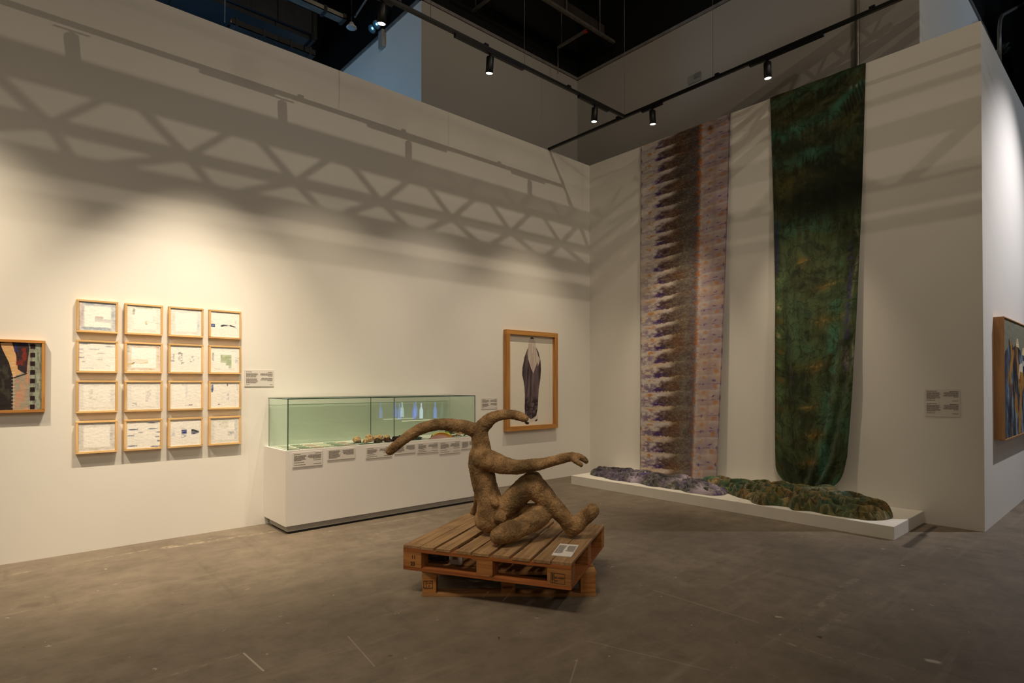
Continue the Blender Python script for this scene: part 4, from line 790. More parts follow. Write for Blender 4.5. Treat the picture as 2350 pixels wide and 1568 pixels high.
# ------------------------------------------------------------------ sculpture
SK = {
"horn_left":[(-4.92, -2.402, 0.93, 0.033), (-4.862, -2.441, 0.99, 0.036), (-4.781, -2.487, 1.056, 0.0391), (-4.697, -2.535, 1.099, 0.0412), (-4.616, -2.581, 1.112, 0.0414), (-4.534, -2.626, 1.108, 0.0436), (-4.465, -2.674, 1.095, 0.0457), (-4.396, -2.722, 1.064, 0.0518)],
"horn_right":[(-4.388, -2.729, 1.069, 0.0498), (-4.347, -2.766, 1.122, 0.0518), (-4.313, -2.81, 1.161, 0.0427), (-4.278, -2.868, 1.18, 0.0366), (-4.243, -2.926, 1.186, 0.0344), (-4.216, -2.976, 1.174, 0.0343), (-4.199, -3.018, 1.157, 0.0292)],
"torso":[(-4.379, -2.737, 1.074, 0.0558), (-4.379, -2.736, 1.019, 0.0597), (-4.373, -2.741, 0.955, 0.0677), (-4.378, -2.748, 0.886, 0.0874), (-4.376, -2.75, 0.807, 0.0914), (-4.366, -2.757, 0.727, 0.0894), (-4.351, -2.77, 0.648, 0.0894), (-4.338, -2.793, 0.57, 0.0892), (-4.344, -2.801, 0.493, 0.0929), (-4.351, -2.794, 0.429, 0.0989)],
"arm":[(-4.4, -2.783, 0.872, 0.0807), (-4.366, -2.866, 0.857, 0.074), (-4.334, -2.948, 0.836, 0.0617), (-4.296, -3.021, 0.828, 0.0517), (-4.246, -3.093, 0.838, 0.0467), (-4.188, -3.171, 0.856, 0.0407), (-4.125, -3.241, 0.88, 0.0359), (-4.072, -3.288, 0.898, 0.034), (-4.033, -3.323, 0.907, 0.0312)],
"f1":[(-4.04, -3.316, 0.913, 0.0284), (-4.001, -3.351, 0.905, 0.0227), (-3.967, -3.381, 0.873, 0.018)],
"f2":[(-4.048, -3.323, 0.901, 0.0264), (-4.04, -3.356, 0.877, 0.0206), (-4.031, -3.391, 0.855, 0.0168)],
"f3":[(-4.018, -3.296, 0.909, 0.0248), (-3.951, -3.302, 0.9, 0.0192), (-3.901, -3.319, 0.871, 0.0164)],
"thigh":[(-4.316, -2.852, 0.478, 0.0846), (-4.271, -2.92, 0.541, 0.0822), (-4.227, -2.987, 0.628, 0.0818), (-4.186, -3.037, 0.698, 0.0758), (-4.168, -3.067, 0.742, 0.0582)],
"shin":[(-4.168, -3.067, 0.739, 0.0601), (-4.15, -3.083, 0.676, 0.0814), (-4.113, -3.128, 0.61, 0.0735), (-4.073, -3.176, 0.549, 0.0637), (-4.029, -3.214, 0.486, 0.0579), (-3.996, -3.242, 0.424, 0.0521), (-3.982, -3.254, 0.359, 0.0309)],
"foot":[(-3.981, -3.255, 0.37, 0.0347), (-3.968, -3.281, 0.41, 0.05), (-3.936, -3.323, 0.467, 0.0499), (-3.911, -3.359, 0.51, 0.0498), (-3.892, -3.376, 0.535, 0.0459)],
"thigh2":[(-4.357, -2.855, 0.436, 0.0781), (-4.244, -2.889, 0.454, 0.0791), (-4.156, -2.968, 0.473, 0.0791), (-4.13, -3.097, 0.487, 0.0775)],
"shin2":[(-4.137, -3.118, 0.491, 0.0752), (-4.236, -3.124, 0.464, 0.072), (-4.336, -3.115, 0.441, 0.0672), (-4.429, -3.099, 0.417, 0.0718), (-4.504, -3.072, 0.396, 0.053)],
"bump":[(-4.372, -2.885, 0.598, 0.0271), (-4.376, -2.907, 0.564, 0.0289)],
"bulb":[(-4.38, -2.942, 0.484, 0.0402), (-4.369, -2.966, 0.472, 0.0382)],
"backarm":[(-4.332, -2.682, 0.856, 0.0709), (-4.242, -2.56, 0.711, 0.0524), (-4.144, -2.445, 0.557, 0.0488), (-4.047, -2.287, 0.399, 0.0395), (-4.019, -2.205, 0.345, 0.0367)],

}
bm = bmesh.new()
for k, ch in SK.items():
    q = catmull(ch, 6); P = [Vector(p[:3]) for p in q]; rr = [max(.008, p[3]) for p in q]
    # rounded ends
    def cap(p, d, r): return [(p+d*r*math.sin(a_), r*math.cos(a_)) for a_ in (R(30), R(55), R(75), R(88))]
    d0 = (P[0]-P[1]).normalized(); d1 = (P[-1]-P[-2]).normalized(); k0 = .85
    c0 = cap(P[0], d0*k0, rr[0])[::-1]; c1 = cap(P[-1], d1*k0, rr[-1])
    pts = [c_[0] for c_ in c0]+P+[c_[0] for c_ in c1]; rs = [c_[1] for c_ in c0]+rr+[c_[1] for c_ in c1]
    add_tube(bm, pts, rs, 22)
bmesh.ops.recalc_face_normals(bm, faces=bm.faces[:])
me = bpy.data.meshes.new('s'); bm.to_mesh(me); bm.free()
so = bpy.data.objects.new('s', me); COL.objects.link(so)
md = so.modifiers.new('r', 'REMESH'); md.mode = 'VOXEL'; md.voxel_size = .0075; md.use_smooth_shade = True
md = so.modifiers.new('s', 'SMOOTH'); md.factor = .5; md.iterations = 9
def dtex(name, kind, size, strength, so):
    tx = bpy.data.textures.new(name, kind); tx.noise_scale = size
    if kind == 'CLOUDS': tx.noise_depth = 3
    md = so.modifiers.new(name, 'DISPLACE'); md.texture = tx; md.strength = strength; md.mid_level = .5; md.texture_coords = 'GLOBAL'
dtex('lumps', 'CLOUDS', .09, .014, so); 
md = so.modifiers.new('sub', 'SUBSURF'); md.levels = 1; md.render_levels = 1; md.subdivision_type = 'SIMPLE'
dtex('grit', 'CLOUDS', .012, .0075, so)
dg = bpy.context.evaluated_depsgraph_get(); dg.update(); me2 = bpy.data.meshes.new_from_object(so.evaluated_get(dg)); bpy.data.objects.remove(so)
for v in me2.vertices:
    if v.co.z < .3280: v.co.z = .3280
def clay():
    m = bpy.data.materials.new('gritty_clay'); m.use_nodes = True; nt = m.node_tree; N = nt.nodes; L = nt.links; b = N['Principled BSDF']
    tc = N.new('ShaderNodeTexCoord'); P = tc.outputs['Object']
    def nz(s, d=5):
        n = N.new('ShaderNodeTexNoise'); n.inputs['Scale'].default_value = s; n.inputs['Detail'].default_value = d; L.new(P, n.inputs[0]); return n.outputs['Fac']
    cr = N.new('ShaderNodeValToRGB'); e = cr.color_ramp.elements
    e[0].position = .36; e[0].color = tuple(lin(np.array((116, 91, 61))/255.))+(1,); e[1].position = .62; e[1].color = tuple(lin(np.array((170, 138, 98))/255.))+(1,)
    L.new(nz(11, 7), cr.inputs[0])
    c2 = N.new('ShaderNodeValToRGB'); e = c2.color_ramp.elements; e[0].position = .34; e[0].color = (.5, .48, .46, 1); e[1].position = .58; e[1].color = (1.15, 1.1, 1.05, 1)
    L.new(nz(120, 4), c2.inputs[0])
    mx = N.new('ShaderNodeMix'); mx.data_type = 'RGBA'; mx.blend_type = 'MULTIPLY'; mx.inputs[0].default_value = .75; L.new(cr.outputs[0], mx.inputs[6]); L.new(c2.outputs[0], mx.inputs[7])
    # grey green lichen-like tone and pale grit
    m2 = N.new('ShaderNodeMix'); m2.data_type = 'RGBA'; m2.inputs[7].default_value = tuple(lin(np.array((84, 72, 50))/255.))+(1,)
    r = N.new('ShaderNodeMapRange'); r.inputs['From Min'].default_value = .52; r.inputs['From Max'].default_value = .66; r.inputs['To Max'].default_value = .7; L.new(nz(5, 6), r.inputs[0]); L.new(r.outputs[0], m2.inputs[0]); L.new(mx.outputs[2], m2.inputs[6])
    vo = N.new('ShaderNodeTexVoronoi'); vo.inputs['Scale'].default_value = 120; L.new(P, vo.inputs[0]); r2 = N.new('ShaderNodeMapRange'); r2.inputs['From Min'].default_value = .13; r2.inputs['From Max'].default_value = .2; r2.inputs['To Min'].default_value = .22; r2.inputs['To Max'].default_value = 0; L.new(vo.outputs['Distance'], r2.inputs[0])
    m3 = N.new('ShaderNodeMix'); m3.data_type = 'RGBA'; m3.inputs[7].default_value = tuple(lin(np.array((178, 146, 104))/255.))+(1,); L.new(r2.outputs[0], m3.inputs[0]); L.new(m2.outputs[2], m3.inputs[6])
    L.new(m3.outputs[2], b.inputs['Base Color']); b.inputs['Roughness'].default_value = .9; b.inputs['Specular IOR Level'].default_value = .2
    bp = N.new('ShaderNodeBump'); bp.inputs['Strength'].default_value = .9; bp.inputs['Distance'].default_value = .004; L.new(nz(230, 4), bp.inputs['Height']); L.new(bp.outputs[0], b.inputs['Normal'])
    return m
sc_ = link('seated_sculpture', me2, None); sc_.data.materials.clear(); sc_.data.materials.append(clay())
setp(sc_, 'rough brown clay sculpture of a seated figure with curved horns and an outstretched arm', 'sculpture')
# ------------------------------------------------------------------ glass display case
CX0, CX1, CYF = -4.966, -2.70, -.572
t = thing('display_case', 'long white plinth display case with a green glass cover against the left wall', 'display case', ((CX0+CX1)/2, -.28, 0))
ox, oy = -(CX0+CX1)/2, .28
def lb(a, b): return (a[0]+ox, a[1]+oy, a[2]), (b[0]+ox, b[1]+oy, b[2])
box('cabinet_body', *lb((CX0, CYF, .072), (CX1, -.003, .779)), M['white'], t, .002)
box('kick_plate', *lb((CX0+.02, CYF+.008, .022), (CX1-.02, -.10, .074)), M['kick'], t)
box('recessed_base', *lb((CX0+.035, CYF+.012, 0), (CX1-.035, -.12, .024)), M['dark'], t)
GZ0, GZ1 = .7795, 1.265; gx0, gx1, gy0, gy1, gt = -4.94, -2.722, -.556, -.03, .008; gj = -3.812
def pane(a, b, thin):
    bm = bmesh.new(); add_box(bm, *lb(a, b)); 
    for f in bm.faces:
        f.normal_update(); n = f.normal; f.material_index = 0 if (abs(n[thin]) > .9 or a[1] > gy0+gt*2 or (thin == 0 and a[0] > -3)) else 1
    return obj('glass_pane', bm, [M['glass'], M['glassedge']], t)
for xa, xb in ((gx0, gj-.0015), (gj+.0015, gx1)):
    pane((xa, gy0, GZ0), (xb, gy0+gt, GZ1-gt), 1); pane((xa, gy1-gt, GZ0), (xb, gy1, GZ1-gt), 1)
    pane((xa, gy0, GZ1-gt), (xb, gy1, GZ1), 2)
pane((gx0, gy0+gt, GZ0), (gx0+gt, gy1-gt, GZ1-gt), 0); pane((gx1-gt, gy0+gt, GZ0), (gx1, gy1-gt, GZ1-gt), 0)
bm = bmesh.new(); add_box(bm, *lb((gj-.0015, gy0, GZ0), (gj+.0015, gy0+gt, GZ1-.001))); add_box(bm, *lb((gj-.0015, gy1-gt, GZ0), (gj+.0015, gy1, GZ1-.001))); obj('glass_joint', bm, M['glassedge'], t)
# dark ground edges of the front sheet
bm = bmesh.new(); e_ = .0045
add_box(bm, *lb((gx0-.001, gy0-.001, GZ0), (gx0+e_*1.4, gy0+.006, GZ1))); add_box(bm, *lb((gx1-e_, gy0-.001, GZ0), (gx1+.001, gy0+.006, GZ1))); add_box(bm, *lb((gx0, gy0-.001, GZ1-e_), (gx1, gy0+.006, GZ1+.001)))
obj('glass_edge', bm, M['glassedge'], t)
# labels along the case front
CL = [(-4.902, .290, .618, .757, 3, 'first text card from the left, tallest, on the display case front'), (-4.562, .290, .655, .760, 2, 'second text card from the left on the case front, body text only'),
      (-4.153, .300, .636, .752, 3, 'third text card from the left on the case front, under the long horn tip'), (-3.822, .262, .655, .752, 2, 'fourth text card on the case front, half hidden by the long horn'),
      (-3.540, .281, .640, .752, 3, 'fifth text card from the left on the case front'), (-3.247, .290, .608, .750, 3, 'deeper text card on the case front, next to the sculpture neck'),
      (-2.943, .225, .640, .738, 2, 'last text card at the right end of the case front, behind the sculpture')]
for i, (x, wd, z0, z1, lay, lb_) in enumerate(CL):
    info_label(lb_, x, CYF-.006, z0, z1, wd, 0, lay, 60+i*9, 'text cards along the display case front')
# contents
FZ = .7792; rnd = random.Random(11)
def blob(name, label, cat, x, y, sx, sy, sz, col, seed, group=None, rough=.35, rz=0., nse=60):
    bm = bmesh.new(); bmesh.ops.create_icosphere(bm, subdivisions=4, radius=1.0)
    co = np.array([v.co[:] for v in bm.verts]); n = fbm(co[:, 0]*2.2+seed, co[:, 1]*2.2+co[:, 2]*1.7, seed, 4); n2 = fbm(co[:, 0]*6+seed, co[:, 1]*6+co[:, 2]*5, seed+3, 3)
    for v, a_, b_ in zip(bm.verts, n, n2):
        k = 1+rough*(a_-.5)*2+rough*.7*(b_-.5); v.co = Vector((v.co.x*sx*k, v.co.y*sy*k, max(-.5, v.co.z)*sz*k+sz*.5))
    zmin = min(v.co.z for v in bm.verts)
    for v in bm.verts: v.co.z -= zmin
    o = obj(name, bm, mat(name+'_surface', col, .8, noise=(nse, .45), bump=(nse, .5, .004)), None, True); o.location = (x, y, FZ); o.rotation_euler = (0, 0, rz)
    return setp(o, label, cat, group)
def tile(label, x, y, wd, dp, col, rz, seed):
    o = box('printed_card', (-wd/2, -dp/2, 0), (wd/2, dp/2, .004), mat('card_print', col, .6, noise=(14+seed, .35)), None, .0008); o.location = (x, y, FZ+.0002); o.rotation_euler = (0, 0, rz)
    return setp(o, label, 'card', 'flat cards in the left half of the case')
k = 0
for r_, yy in enumerate((-.49, -.39, -.27, -.15)):
    for c_ in range(6):
        x = -4.86+c_*.118+r_*.012; col = ((186, 192, 172), (206, 196, 178), (156, 160, 142), (214, 206, 188), (190, 164, 148), (132, 146, 120))[(c_*2+r_*3) % 6]
        nm = ('front row', 'second row from the front glass', 'third row from the front glass', 'rear row')[r_]
        ps = ('first', 'second', 'third', 'fourth', 'fifth', 'sixth')[c_]
        tile('flat printed card in the case, %s from left, %s' % (ps, nm), x, yy, .098, .078, col, rnd.uniform(-.08, .08), k); k += 1
tile('dark green flat card nearest the front glass beside the brown moss clump', -4.10, -.49, .17, .06, (40, 84, 66), .02, 50)
tile('dark green flat card behind the other green card in the case', -4.16, -.36, .15, .07, (52, 78, 58), .05, 51)
SH = [(-4.0, -.30, .052, .05, .04), (-3.93, -.36, .04, .04, .03), (-3.86, -.30, .05, .05, .05), (-3.79, -.34, .045, .045, .04), (-3.73, -.28, .05, .05, .045), (-3.66, -.32, .045, .045, .04)]
SN = ('leftmost beige shell of the heap in the case', 'second beige shell from the left, low and small', 'tallest beige shell, third from the left', 'fourth beige shell, behind the mossy clump', 'fifth beige shell near the glass joint', 'rightmost beige shell of the heap by the glass joint')
for i, q in enumerate(SH):
    o = blob('shell', SN[i], 'shell', q[0]-.12, q[1]-.02, q[2]*.8, q[3]*.8, q[4], (196, 158, 116), 100+i, 'beige shells in the case', .38)
MO = [(-3.93, -.47, .07, .04, .026, (86, 66, 46)), (-3.83, -.47, .065, .045, .03, (96, 60, 44)), (-3.74, -.46, .06, .045, .032, (60, 40, 34)), (-3.66, -.44, .055, .05, .034, (44, 54, 36)), (-3.56, -.44, .06, .05, .03, (52, 66, 42)), (-3.48, -.46, .05, .04, .02, (66, 84, 56))]
MN = ('olive brown moss clump at the left end of the dark row', 'reddish brown moss clump, second in the dark row', 'darkest brown moss clump, third in the dark row', 'blackish green moss clump just right of the glass joint', 'mid green moss clump near the open booklet', 'flat pale green moss clump next to the open booklet')
for i, q in enumerate(MO): blob('moss_clump', MN[i], 'moss', q[0]-.03+.012*i, q[1], q[2]*.72, q[3], q[4], q[5], 200+i, 'dark moss clumps in the case', .6, 0, 90)
# open booklet, folded coloured paper, leaves
t = thing('booklet', 'open blue and cream booklet standing beside the folded coloured paper', 'book', (-3.40, -.42, FZ), R(10))
bm = bmesh.new()
for s_, an in ((1, 38), (-1, 28)):
    Mx = Matrix.Rotation(R(-an*s_), 4, 'Y'); add_box(bm, (0 if s_ > 0 else -.11, -.06, 0), (.11 if s_ > 0 else 0, .06, .004), 0, 0, Matrix.Translation((0, 0, .07)) @ Mx)
obj('cover', bm, mat('booklet_cover', (34, 52, 84), .5, noise=(14, .5)), t)
bm = bmesh.new(); Mx = Matrix.Translation((-.005, 0, .062)) @ Matrix.Rotation(R(28), 4, 'Y'); add_box(bm, (-.105, -.056, 0), (0, .056, .003), 0, 0, Mx); obj('page', bm, mat('booklet_page', (214, 186, 134), .6, noise=(20, .2)), t)
t = thing('folded_paper', 'fan of folded orange, yellow and pink paper behind the long horn', 'paper', (-3.14, -.44, FZ), R(4))
for i, (a_, b_, z0, z1, cc) in enumerate(((-.19, .13, 0, .035, (196, 140, 136)), (-.12, .17, .018, .055, (206, 128, 40)), (-.10, .15, .04, .062, (214, 196, 96)), (.08, .21, .02, .060, (146, 160, 40)))):
    bm = bmesh.new(); n = 14; y0 = -.06+i*.028
    for s_ in range(n):
        u0, u1 = s_/n, (s_+1)/n; f0 = lambda u: (a_+(b_-a_)*u, z0+(z1-z0)*math.sin(math.pi*min(1, u*1.15))**.7 if u*1.15 < 1 else z0)
        p0, p1 = f0(u0), f0(u1); v = [bm.verts.new(q) for q in ((p0[0], y0, 0), (p1[0], y0, 0), (p1[0], y0+.03, p1[1]+.004), (p0[0], y0+.03, p0[1]+.004), (p0[0], y0+.07, .0), (p1[0], y0+.07, .0))]
        bm.faces.new((v[0], v[1], v[2], v[3])); bm.faces.new((v[3], v[2], v[5], v[4]))
    obj('paper_fold', bm, mat('coloured_paper', cc, .7, noise=(6, .25)), t)
def leaf(name, label, x, y, z, ln, wd, col, rz, tilt, cat='leaf', grp='dried leaves and feathers in the case'):
    n, m_ = 26, 8; U, V = np.meshgrid(np.linspace(0, 1, n), np.linspace(-1, 1, m_), indexing='ij')
    w_ = wd*np.sin(np.pi*np.clip(U*.96+.02, 0, 1))**.8; P = np.stack([U*ln, V*w_, .012*np.sin(U*3.1)+.35*w_*V*V+.004*np.sin(U*26)], -1)
    me = grid_mesh(name, P); o = link(name, me, mat(name+'_surface', col, .7, noise=(40, .5))); o.location = (x, y, FZ+z); o.rotation_euler = (R(6), -tilt, rz)
    md = o.modifiers.new('th', 'SOLIDIFY'); md.thickness = .0025
    return setp(o, label, cat, grp)
LV = [(-2.98, -.30, .014, .20, .045, (46, 46, 54), .3, .25, 'large dark blue grey leaf standing highest of the leaf group'), (-2.93, -.36, .02, .16, .03, (120, 96, 70), .1, .05, 'light brown curled leaf on the right of the leaf group'),
      (-2.93, -.43, .010, .16, .026, (176, 110, 50), -.1, .06, 'orange brown leaf in front of the dark leaf group'), (-2.96, -.36, .012, .11, .03, (40, 38, 34), .35, .1, 'small black leaf left of the orange brown leaf'),
      (-2.92, -.30, .022, .15, .034, (92, 80, 60), .15, .04, 'grey brown leaf furthest right behind the sculpture shoulder'), (-3.02, -.50, .004, .14, .022, (84, 72, 62), -.05, .02, 'flat grey leaf nearest the front glass'),
      (-2.86, -.50, .003, .12, .018, (40, 34, 28), .1, .1, 'small black leaf lying alone at the right end of the case')]
for q in LV: leaf('dried_leaf', q[8], q[0], q[1], q[2], q[3], q[4], q[5], q[6], q[7])
# ------------------------------------------------------------------ light tracks and spot lamps
TZ = 4.854
t = thing('light_track', 'black light track running parallel to the left wall, above the display case', 'light track', (-5, -1.38, TZ), 0, 'black light tracks under the ceiling')
box('rail', (-4, -.018, -.0), (4.09, .018, .034), M['blackmetal'], t, .002)
for x0, x1 in ((-.05, .52), (1.38, 2.3), (3.2, 3.75)):
    box('adapter', (x0, -.02, -.028), (x1, .02, 0), M['blackmetal'], t, .003)
for x0 in (.72, 1.75, 3.0): box('bracket', (x0, -.022, .034), (x0+.05, .022, .055), M['blackmetal'], t, .002)
t = thing('light_track', 'black light track running parallel to the right wall, one end on the left partition', 'light track', (-.91, -2.5, TZ), 0, 'black light tracks under the ceiling')
box('rail', (-.018, -4.2, 0), (.018, 2.51, .034), M['blackmetal'], t, .002)
for y0, y1 in ((-1.3, -.55), (.55, .85)): box('adapter', (-.02, y0, -.028), (.02, y1, 0), M['blackmetal'], t, .003)
for y0 in (-1.75, -.2, 1.2): box('bracket', (-.022, y0, .034), (.022, y0+.05, .055), M['blackmetal'], t, .002)
def lamp(x, y, rz, tilt, label, ztop=TZ-.028):
    t = thing('track_spotlight', label, 'spotlight', (x, y, ztop), rz, 'black cylinder spotlights on the tracks')
    box('adapter', (-.10, -.016, -.002), (.10, .016, .0), M['blackmetal'], t)
    tube('stem', [(0, 0, .0), (0, 0, -.045)], .014, M['blackmetal'], t)
    Mx = Matrix.Translation((0, 0, -.035)) @ Matrix.Rotation(tilt, 4, 'X')
    bm = bmesh.new(); add_lathe(bm, [(.02, .01), (.036, .006), (.039, 0), (.039, -.160), (.036, -.162), (.035, -.150)], 28, Mx); obj('lamp_body', bm, M['blackmetal'], t, True)
    bm = bmesh.new(); add_lathe(bm, [(.001, -.1552), (.033, -.1552), (.033, -.1575), (.001, -.1575)], 24, Mx); obj('lamp_lens', bm, M['lens'], t)
    return t
for q in ((-4.413, -1.38, 0, .12, 'track spotlight over the left end of the display case, in front of the dark ducts'), (-3.167, -1.38, 0, .1, 'track spotlight against the grey upper wall, third from the corner junction'),
          (-1.502, -1.38, 0, .08, 'track spotlight nearest the junction of the two tracks, on the left hand track'), (-.91, -1.806, R(90), -.06, 'track spotlight right of the track junction, above the purple banner'),
          (-.91, -3.243, R(90), -.06, 'track spotlight above the gap between the purple and green banners')): lamp(*q)
lamp(-5.85, -1.38, 0, .15, 'track spotlight above the sixteen small paintings')
# suspension wires
def wire(x, y, z0, z1, label, r=.0022):
    o = tube('suspension_wire', [(x, y, z0), (x, y, z1)], r, M['steel'], None, 6); return setp(o, label, 'wire', 'thin steel wires holding the light tracks')
wire(-2.68, -1.38, TZ+.03, 8.9, 'thin steel wire left of the third spotlight, holding the left hand track'); wire(-3.9, -1.38, TZ+.03, 8.9, 'thin steel wire near the convex wall corner, holding the left hand track')
wire(-.935, -1.40, TZ+.03, 8.9, 'thin steel wire at the junction of the tracks'); wire(-.91, -2.62, TZ+.03, 8.9, 'thin steel wire in the middle of the right hand track')
o = tube('conduit_pipe', [(.365, -3.70, 0), (.365, -3.70, 5.6), (.365, -3.70, 9)], .024, M['steel'], None, 12); setp(o, 'grey vertical conduit pipe on the upper wall behind the green banner', 'pipe')
t = thing('access_panel', 'small grey access panel on the upper right wall above the track', 'panel', (.386, -1.62, 5.67))
box('plate', (-.012, -.10, 0), (0, .09, .12), mat('panel_paint', (132, 130, 124), .6, noise=(9, .1)), t, .002); box('socket', (-.02, -.10, .05), (-.012, .0, .12), mat('panel_grey', (112, 110, 106), .6, noise=(9, .1)), t, .002)
# ------------------------------------------------------------------ ceiling services
t = thing('air_duct', 'large black square air duct beyond the left partition', 'duct', (-5.2, 2.9, 6.2))
box('duct_body', (-.9, -1.1, 0), (1.55, .5, 1.1), M['duct'], t, .06)
for x0 in (-.2, 1.45): box('flange', (x0, -1.13, -.03), (x0+.05, .53, 1.13), M['blackmetal'], t, .01)
t = thing('air_duct', 'curved dark blue duct bend at the upper left over the partition', 'duct', (-7.6, 2.4, 6.0))
tube('duct_body', [(-.2, 0, .9), (.2, 0, .75), (.6, 0, .3), (.85, 0, -.3)], .33, M['duct'], t, 20)
t = thing('cable_tray', 'black cable tray with orange cables just above the left partition', 'cable tray', (-4.46, 1.26, 5.6))
bm = bmesh.new(); add_box(bm, (-.5, -.09, 0), (.5, -.08, .07)); add_box(bm, (-.5, .08, 0), (.5, .09, .07)); add_box(bm, (-.5, -.09, 0), (.5, .09, .006)); obj('tray', bm, M['blackmetal'], t)
tube('orange_cable', [(-.5, -.05, .06), (.48, -.04, .06)], .022, mat('orange_cable', (150, 84, 34), .6, noise=(20, .2)), t, 10)
for x0 in (-.46, -.15, .18, .42): box('clip', (x0, -.095, -.01), (x0+.03, .095, .09), M['blackmetal'], t)
t = thing('cable_tray', 'grey steel cable tray under the black duct, above the small pendant lamp', 'cable tray', (-4.35, .31, 5.62))
bm = bmesh.new(); add_box(bm, (-.9, -.06, 0), (.36, -.05, .05)); add_box(bm, (-.9, .05, 0), (.36, .06, .05)); add_box(bm, (-.9, -.06, 0), (.36, .06, .006)); obj('tray', bm, M['steel'], t)
for x0 in (-.3, .1, .33): box('clip', (x0, -.065, -.01), (x0+.04, .065, .06), M['blackmetal'], t)
t = thing('pendant_lamp', 'small round pendant sensor lamp hanging left of the first track spotlight', 'lamp', (-3.94, .20, 5.52))
tube('rod', [(0, 0, .05), (0, 0, 2.6)], .008, M['blackmetal'], t, 8); bm = bmesh.new(); add_lathe(bm, [(.02, .06), (.035, .03), (.055, .01), (.06, 0), (.04, -.006)], 20); obj('lamp_head', bm, mat('pale_lamp', (176, 186, 190), .4, noise=(8, .1)), t, True)
o = tube('conduit_pipe', [(-3.90, .20, 5.66), (-3.93, -.30, 5.72), (-3.9, -.8, 5.75)], .011, M['steel'], None, 8); setp(o, 'thin slanted conduit beside the small pendant sensor lamp', 'pipe')
o = tube('suspension_rod', [(-5.0, 1.3, 5.66), (-5.0, 1.3, 8.9)], .008, M['steel'], None, 8); setp(o, 'grey hanger rod at the left end of the orange cable tray', 'rod')
def twin(loc, rz, label):
    t = thing('emergency_light', label, 'emergency light', loc, rz, 'twin head emergency lights')
    box('battery_housing', (-.02, -.06, -.24), (.06, .06, .02), mat('housing_white', (150, 146, 138), .5, noise=(7, .08)), t, .008)
    for dy in (-.075, .06):
        Mx = Matrix.Translation((-.12, dy, .02)) @ Matrix.Rotation(R(-20), 4, 'X') @ Matrix.Rotation(R(42), 4, 'Y')
        bm = bmesh.new(); add_lathe(bm, [(.03, .09), (.045, .07), (.068, .02), (.070, 0)], 20, Mx); hd = obj('lamp_head', bm, M['blackmetal'], t, True)
        bm = bmesh.new(); add_lathe(bm, [(.002, -.004), (.05, -.003), (.064, .002), (.064, .006)], 20, Mx); obj('reflector', bm, mat('lamp_glass', (150, 190, 206), .15, .7, noise=(14, .5)), hd, True)
    return t
twin((-2.78, 1.62, 6.60), 0, 'twin head emergency light on top of the pale blue wall, left of centre')
twin((4.05, -4.40, 6.30), R(90), 'twin head emergency light high at the right picture edge')
t = thing('strut_channel', 'long grey steel strut with hangers in the dark ceiling above the corner', 'strut', (-.5, -.26, 6.8))
box('strut', (-1.8, -.02, 0), (.8, .02, .04), M['steel'], t); box('beam', (-1.6, .05, .08), (.62, .12, .24), mat('rusty_black_beam', (44, 36, 28), .7, noise=(3, .6)), t)
for x0 in (-1.1, -.3, .45): tube('hanger_rod', [(x0, 0, .04), (x0, 0, 2.1)], .008, M['steel'], t, 6)
for i, (x, y, z) in enumerate(((-.34, .06, 6.745), (-1.85, .33, 6.8))):
    t = thing('pipe_bracket', ('steel bracket with red clip hanging above the wall corner', 'steel bracket hanging in the dark ceiling above the left track')[i], 'bracket', (x, y, z), 0, 'steel brackets in the ceiling')
    box('arm', (-.02, -.30, 0), (.02, .30, .03), M['steel'], t); tube('drop_rod', [(0, .30, 0), (0, .30, -.40)], .007, M['steel'], t, 6)
    tube('hanger_rod', [(0, .22, .03), (0, .22, 2.1)], .006, M['steel'], t, 6)
    if i == 0: box('red_clip', (-.022, -.30, -.012), (.022, -.26, .02), mat('red_clip', (170, 40, 34), .5, noise=(9, .1)), t)
o = tube('conduit_pipe', [(2.85, -4.6, 5.6), (2.85, -4.6, 6.05), (2.93, -4.6, 6.22), (3.1, -4.6, 6.36), (5.8, -4.7, 7.8)], .022, M['steel'], None, 10); setp(o, 'curved steel conduit at the upper right picture edge', 'pipe')
t = thing('air_duct', 'dark navy duct at the upper right picture edge', 'duct', (4.8, -4.95, 6.1)); box('duct_body', (-.9, -.6, 0), (1.6, .2, .9), M['duct'], t, .08)
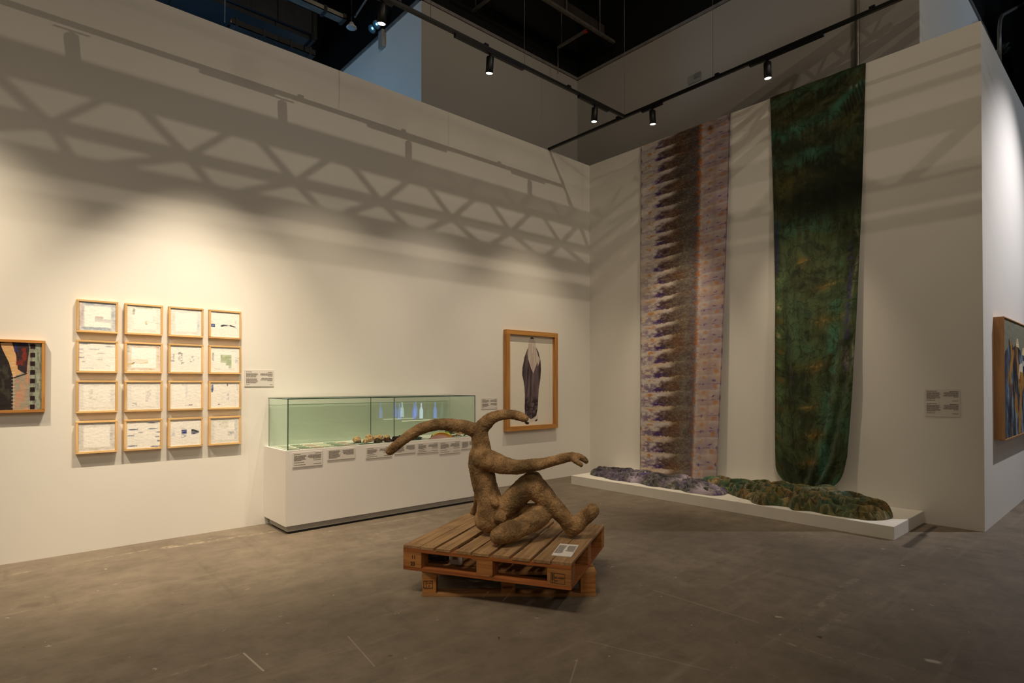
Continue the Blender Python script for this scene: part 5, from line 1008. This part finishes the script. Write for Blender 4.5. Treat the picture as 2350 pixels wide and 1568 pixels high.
# ------------------------------------------------------------------ lattice trusses overhead (their shadows fall on the walls)
def truss(label, p0, p1, chords, zz, bay, br=.017):
    """chords: (offset across, height, radius); zz: pairs of chord numbers joined by a zigzag"""
    p0 = Vector(p0); p1 = Vector(p1); d = (p1-p0).normalized(); L_ = (p1-p0).length; n = Vector((-d.y, d.x, 0)); upv = Vector((0, 0, 1))
    t = thing('lighting_truss', label, 'truss', p0)
    co = [n*c_[0]+upv*c_[1] for c_ in chords]
    for c_, q in zip(co, chords): tube('chord', [c_, c_+d*L_], q[2], M['steel'], t, 10)
    bm = bmesh.new()
    for i in range(int(L_/bay)):
        for a_, b_ in zz:
            a_, b_ = co[a_], co[b_]
            if i % 2: a_, b_ = b_, a_
            add_tube(bm, [a_+d*(i*bay), b_+d*((i+1)*bay)], br, 6)
    setp(obj('lattice', bm, M['steel'], t), kind='stuff'); return t
truss('long steel lattice truss overhead, parallel to the left wall, throwing its zigzag shadow there', (-10.0, -4.4, 5.5), (-0.4, -4.4, 5.5), [(0, .017, .027), (0, .228, .066), (-.29, .017, .042), (-.29, -.144, .048)], [(0, 1), (0, 2)], .232)
truss('short steel lattice truss overhead, throwing the coarse zigzag shadow on the right wall', (-4.6, -9.6, 5.27), (-4.6, -5.2, 5.27), [(0, 0, .06), (0, .32, .06), (0, .51, .02), (.3, .0, .03)], [(0, 1)], .40, .036)
# ------------------------------------------------------------------ lit bottle shelf behind the camera (seen mirrored in the case glass)
t = thing('light_shelf', 'glowing shelf board reflected in the display case glass', 'shelf', (2.3, -9.05, .40)); 
box('shelf_board', (-1.15, -.15, 0), (1.15, .15, .03), M['white'], t); box('back_board', (-1.15, -.17, 0), (1.15, -.15, .75), mat('dark_back_board', (60, 70, 60), .6, noise=(4, .2)), t)
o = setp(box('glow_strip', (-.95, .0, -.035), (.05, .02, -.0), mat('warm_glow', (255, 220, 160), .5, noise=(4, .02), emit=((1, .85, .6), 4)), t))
bc = [(70, 110, 220), (60, 120, 90), (60, 100, 230), (220, 230, 255), (60, 120, 80), (80, 120, 230), (90, 150, 150), (60, 90, 60), (80, 120, 220), (120, 160, 90)]
for i, c_ in enumerate(bc):
    bm = bmesh.new(); add_lathe(bm, [(.03, 0), (.034, .01), (.034, .16), (.012, .22), (.011, .29), (.014, .30)], 20)
    m = mat('bottle_glass_glow', c_, .08, noise=(6, .1), spec=.8, emit=(tuple(lin(np.array(c_)/255.)), 5.0 if i in (0, 2, 3, 5, 8) else 1.0))  # emission stands in for the light on the bottles
    o = obj('glass_bottle', bm, m, None, True); o.location = (1.25+i*.235, -9.02, .4305); o.scale = (1.5, 1.5, 1.45)
    setp(o, '%s glass bottle on the glowing shelf, reflected in the case' % ('first', 'second', 'third', 'fourth', 'fifth', 'sixth', 'seventh', 'eighth', 'ninth', 'tenth')[i], 'bottle', 'bottles on the glowing shelf')
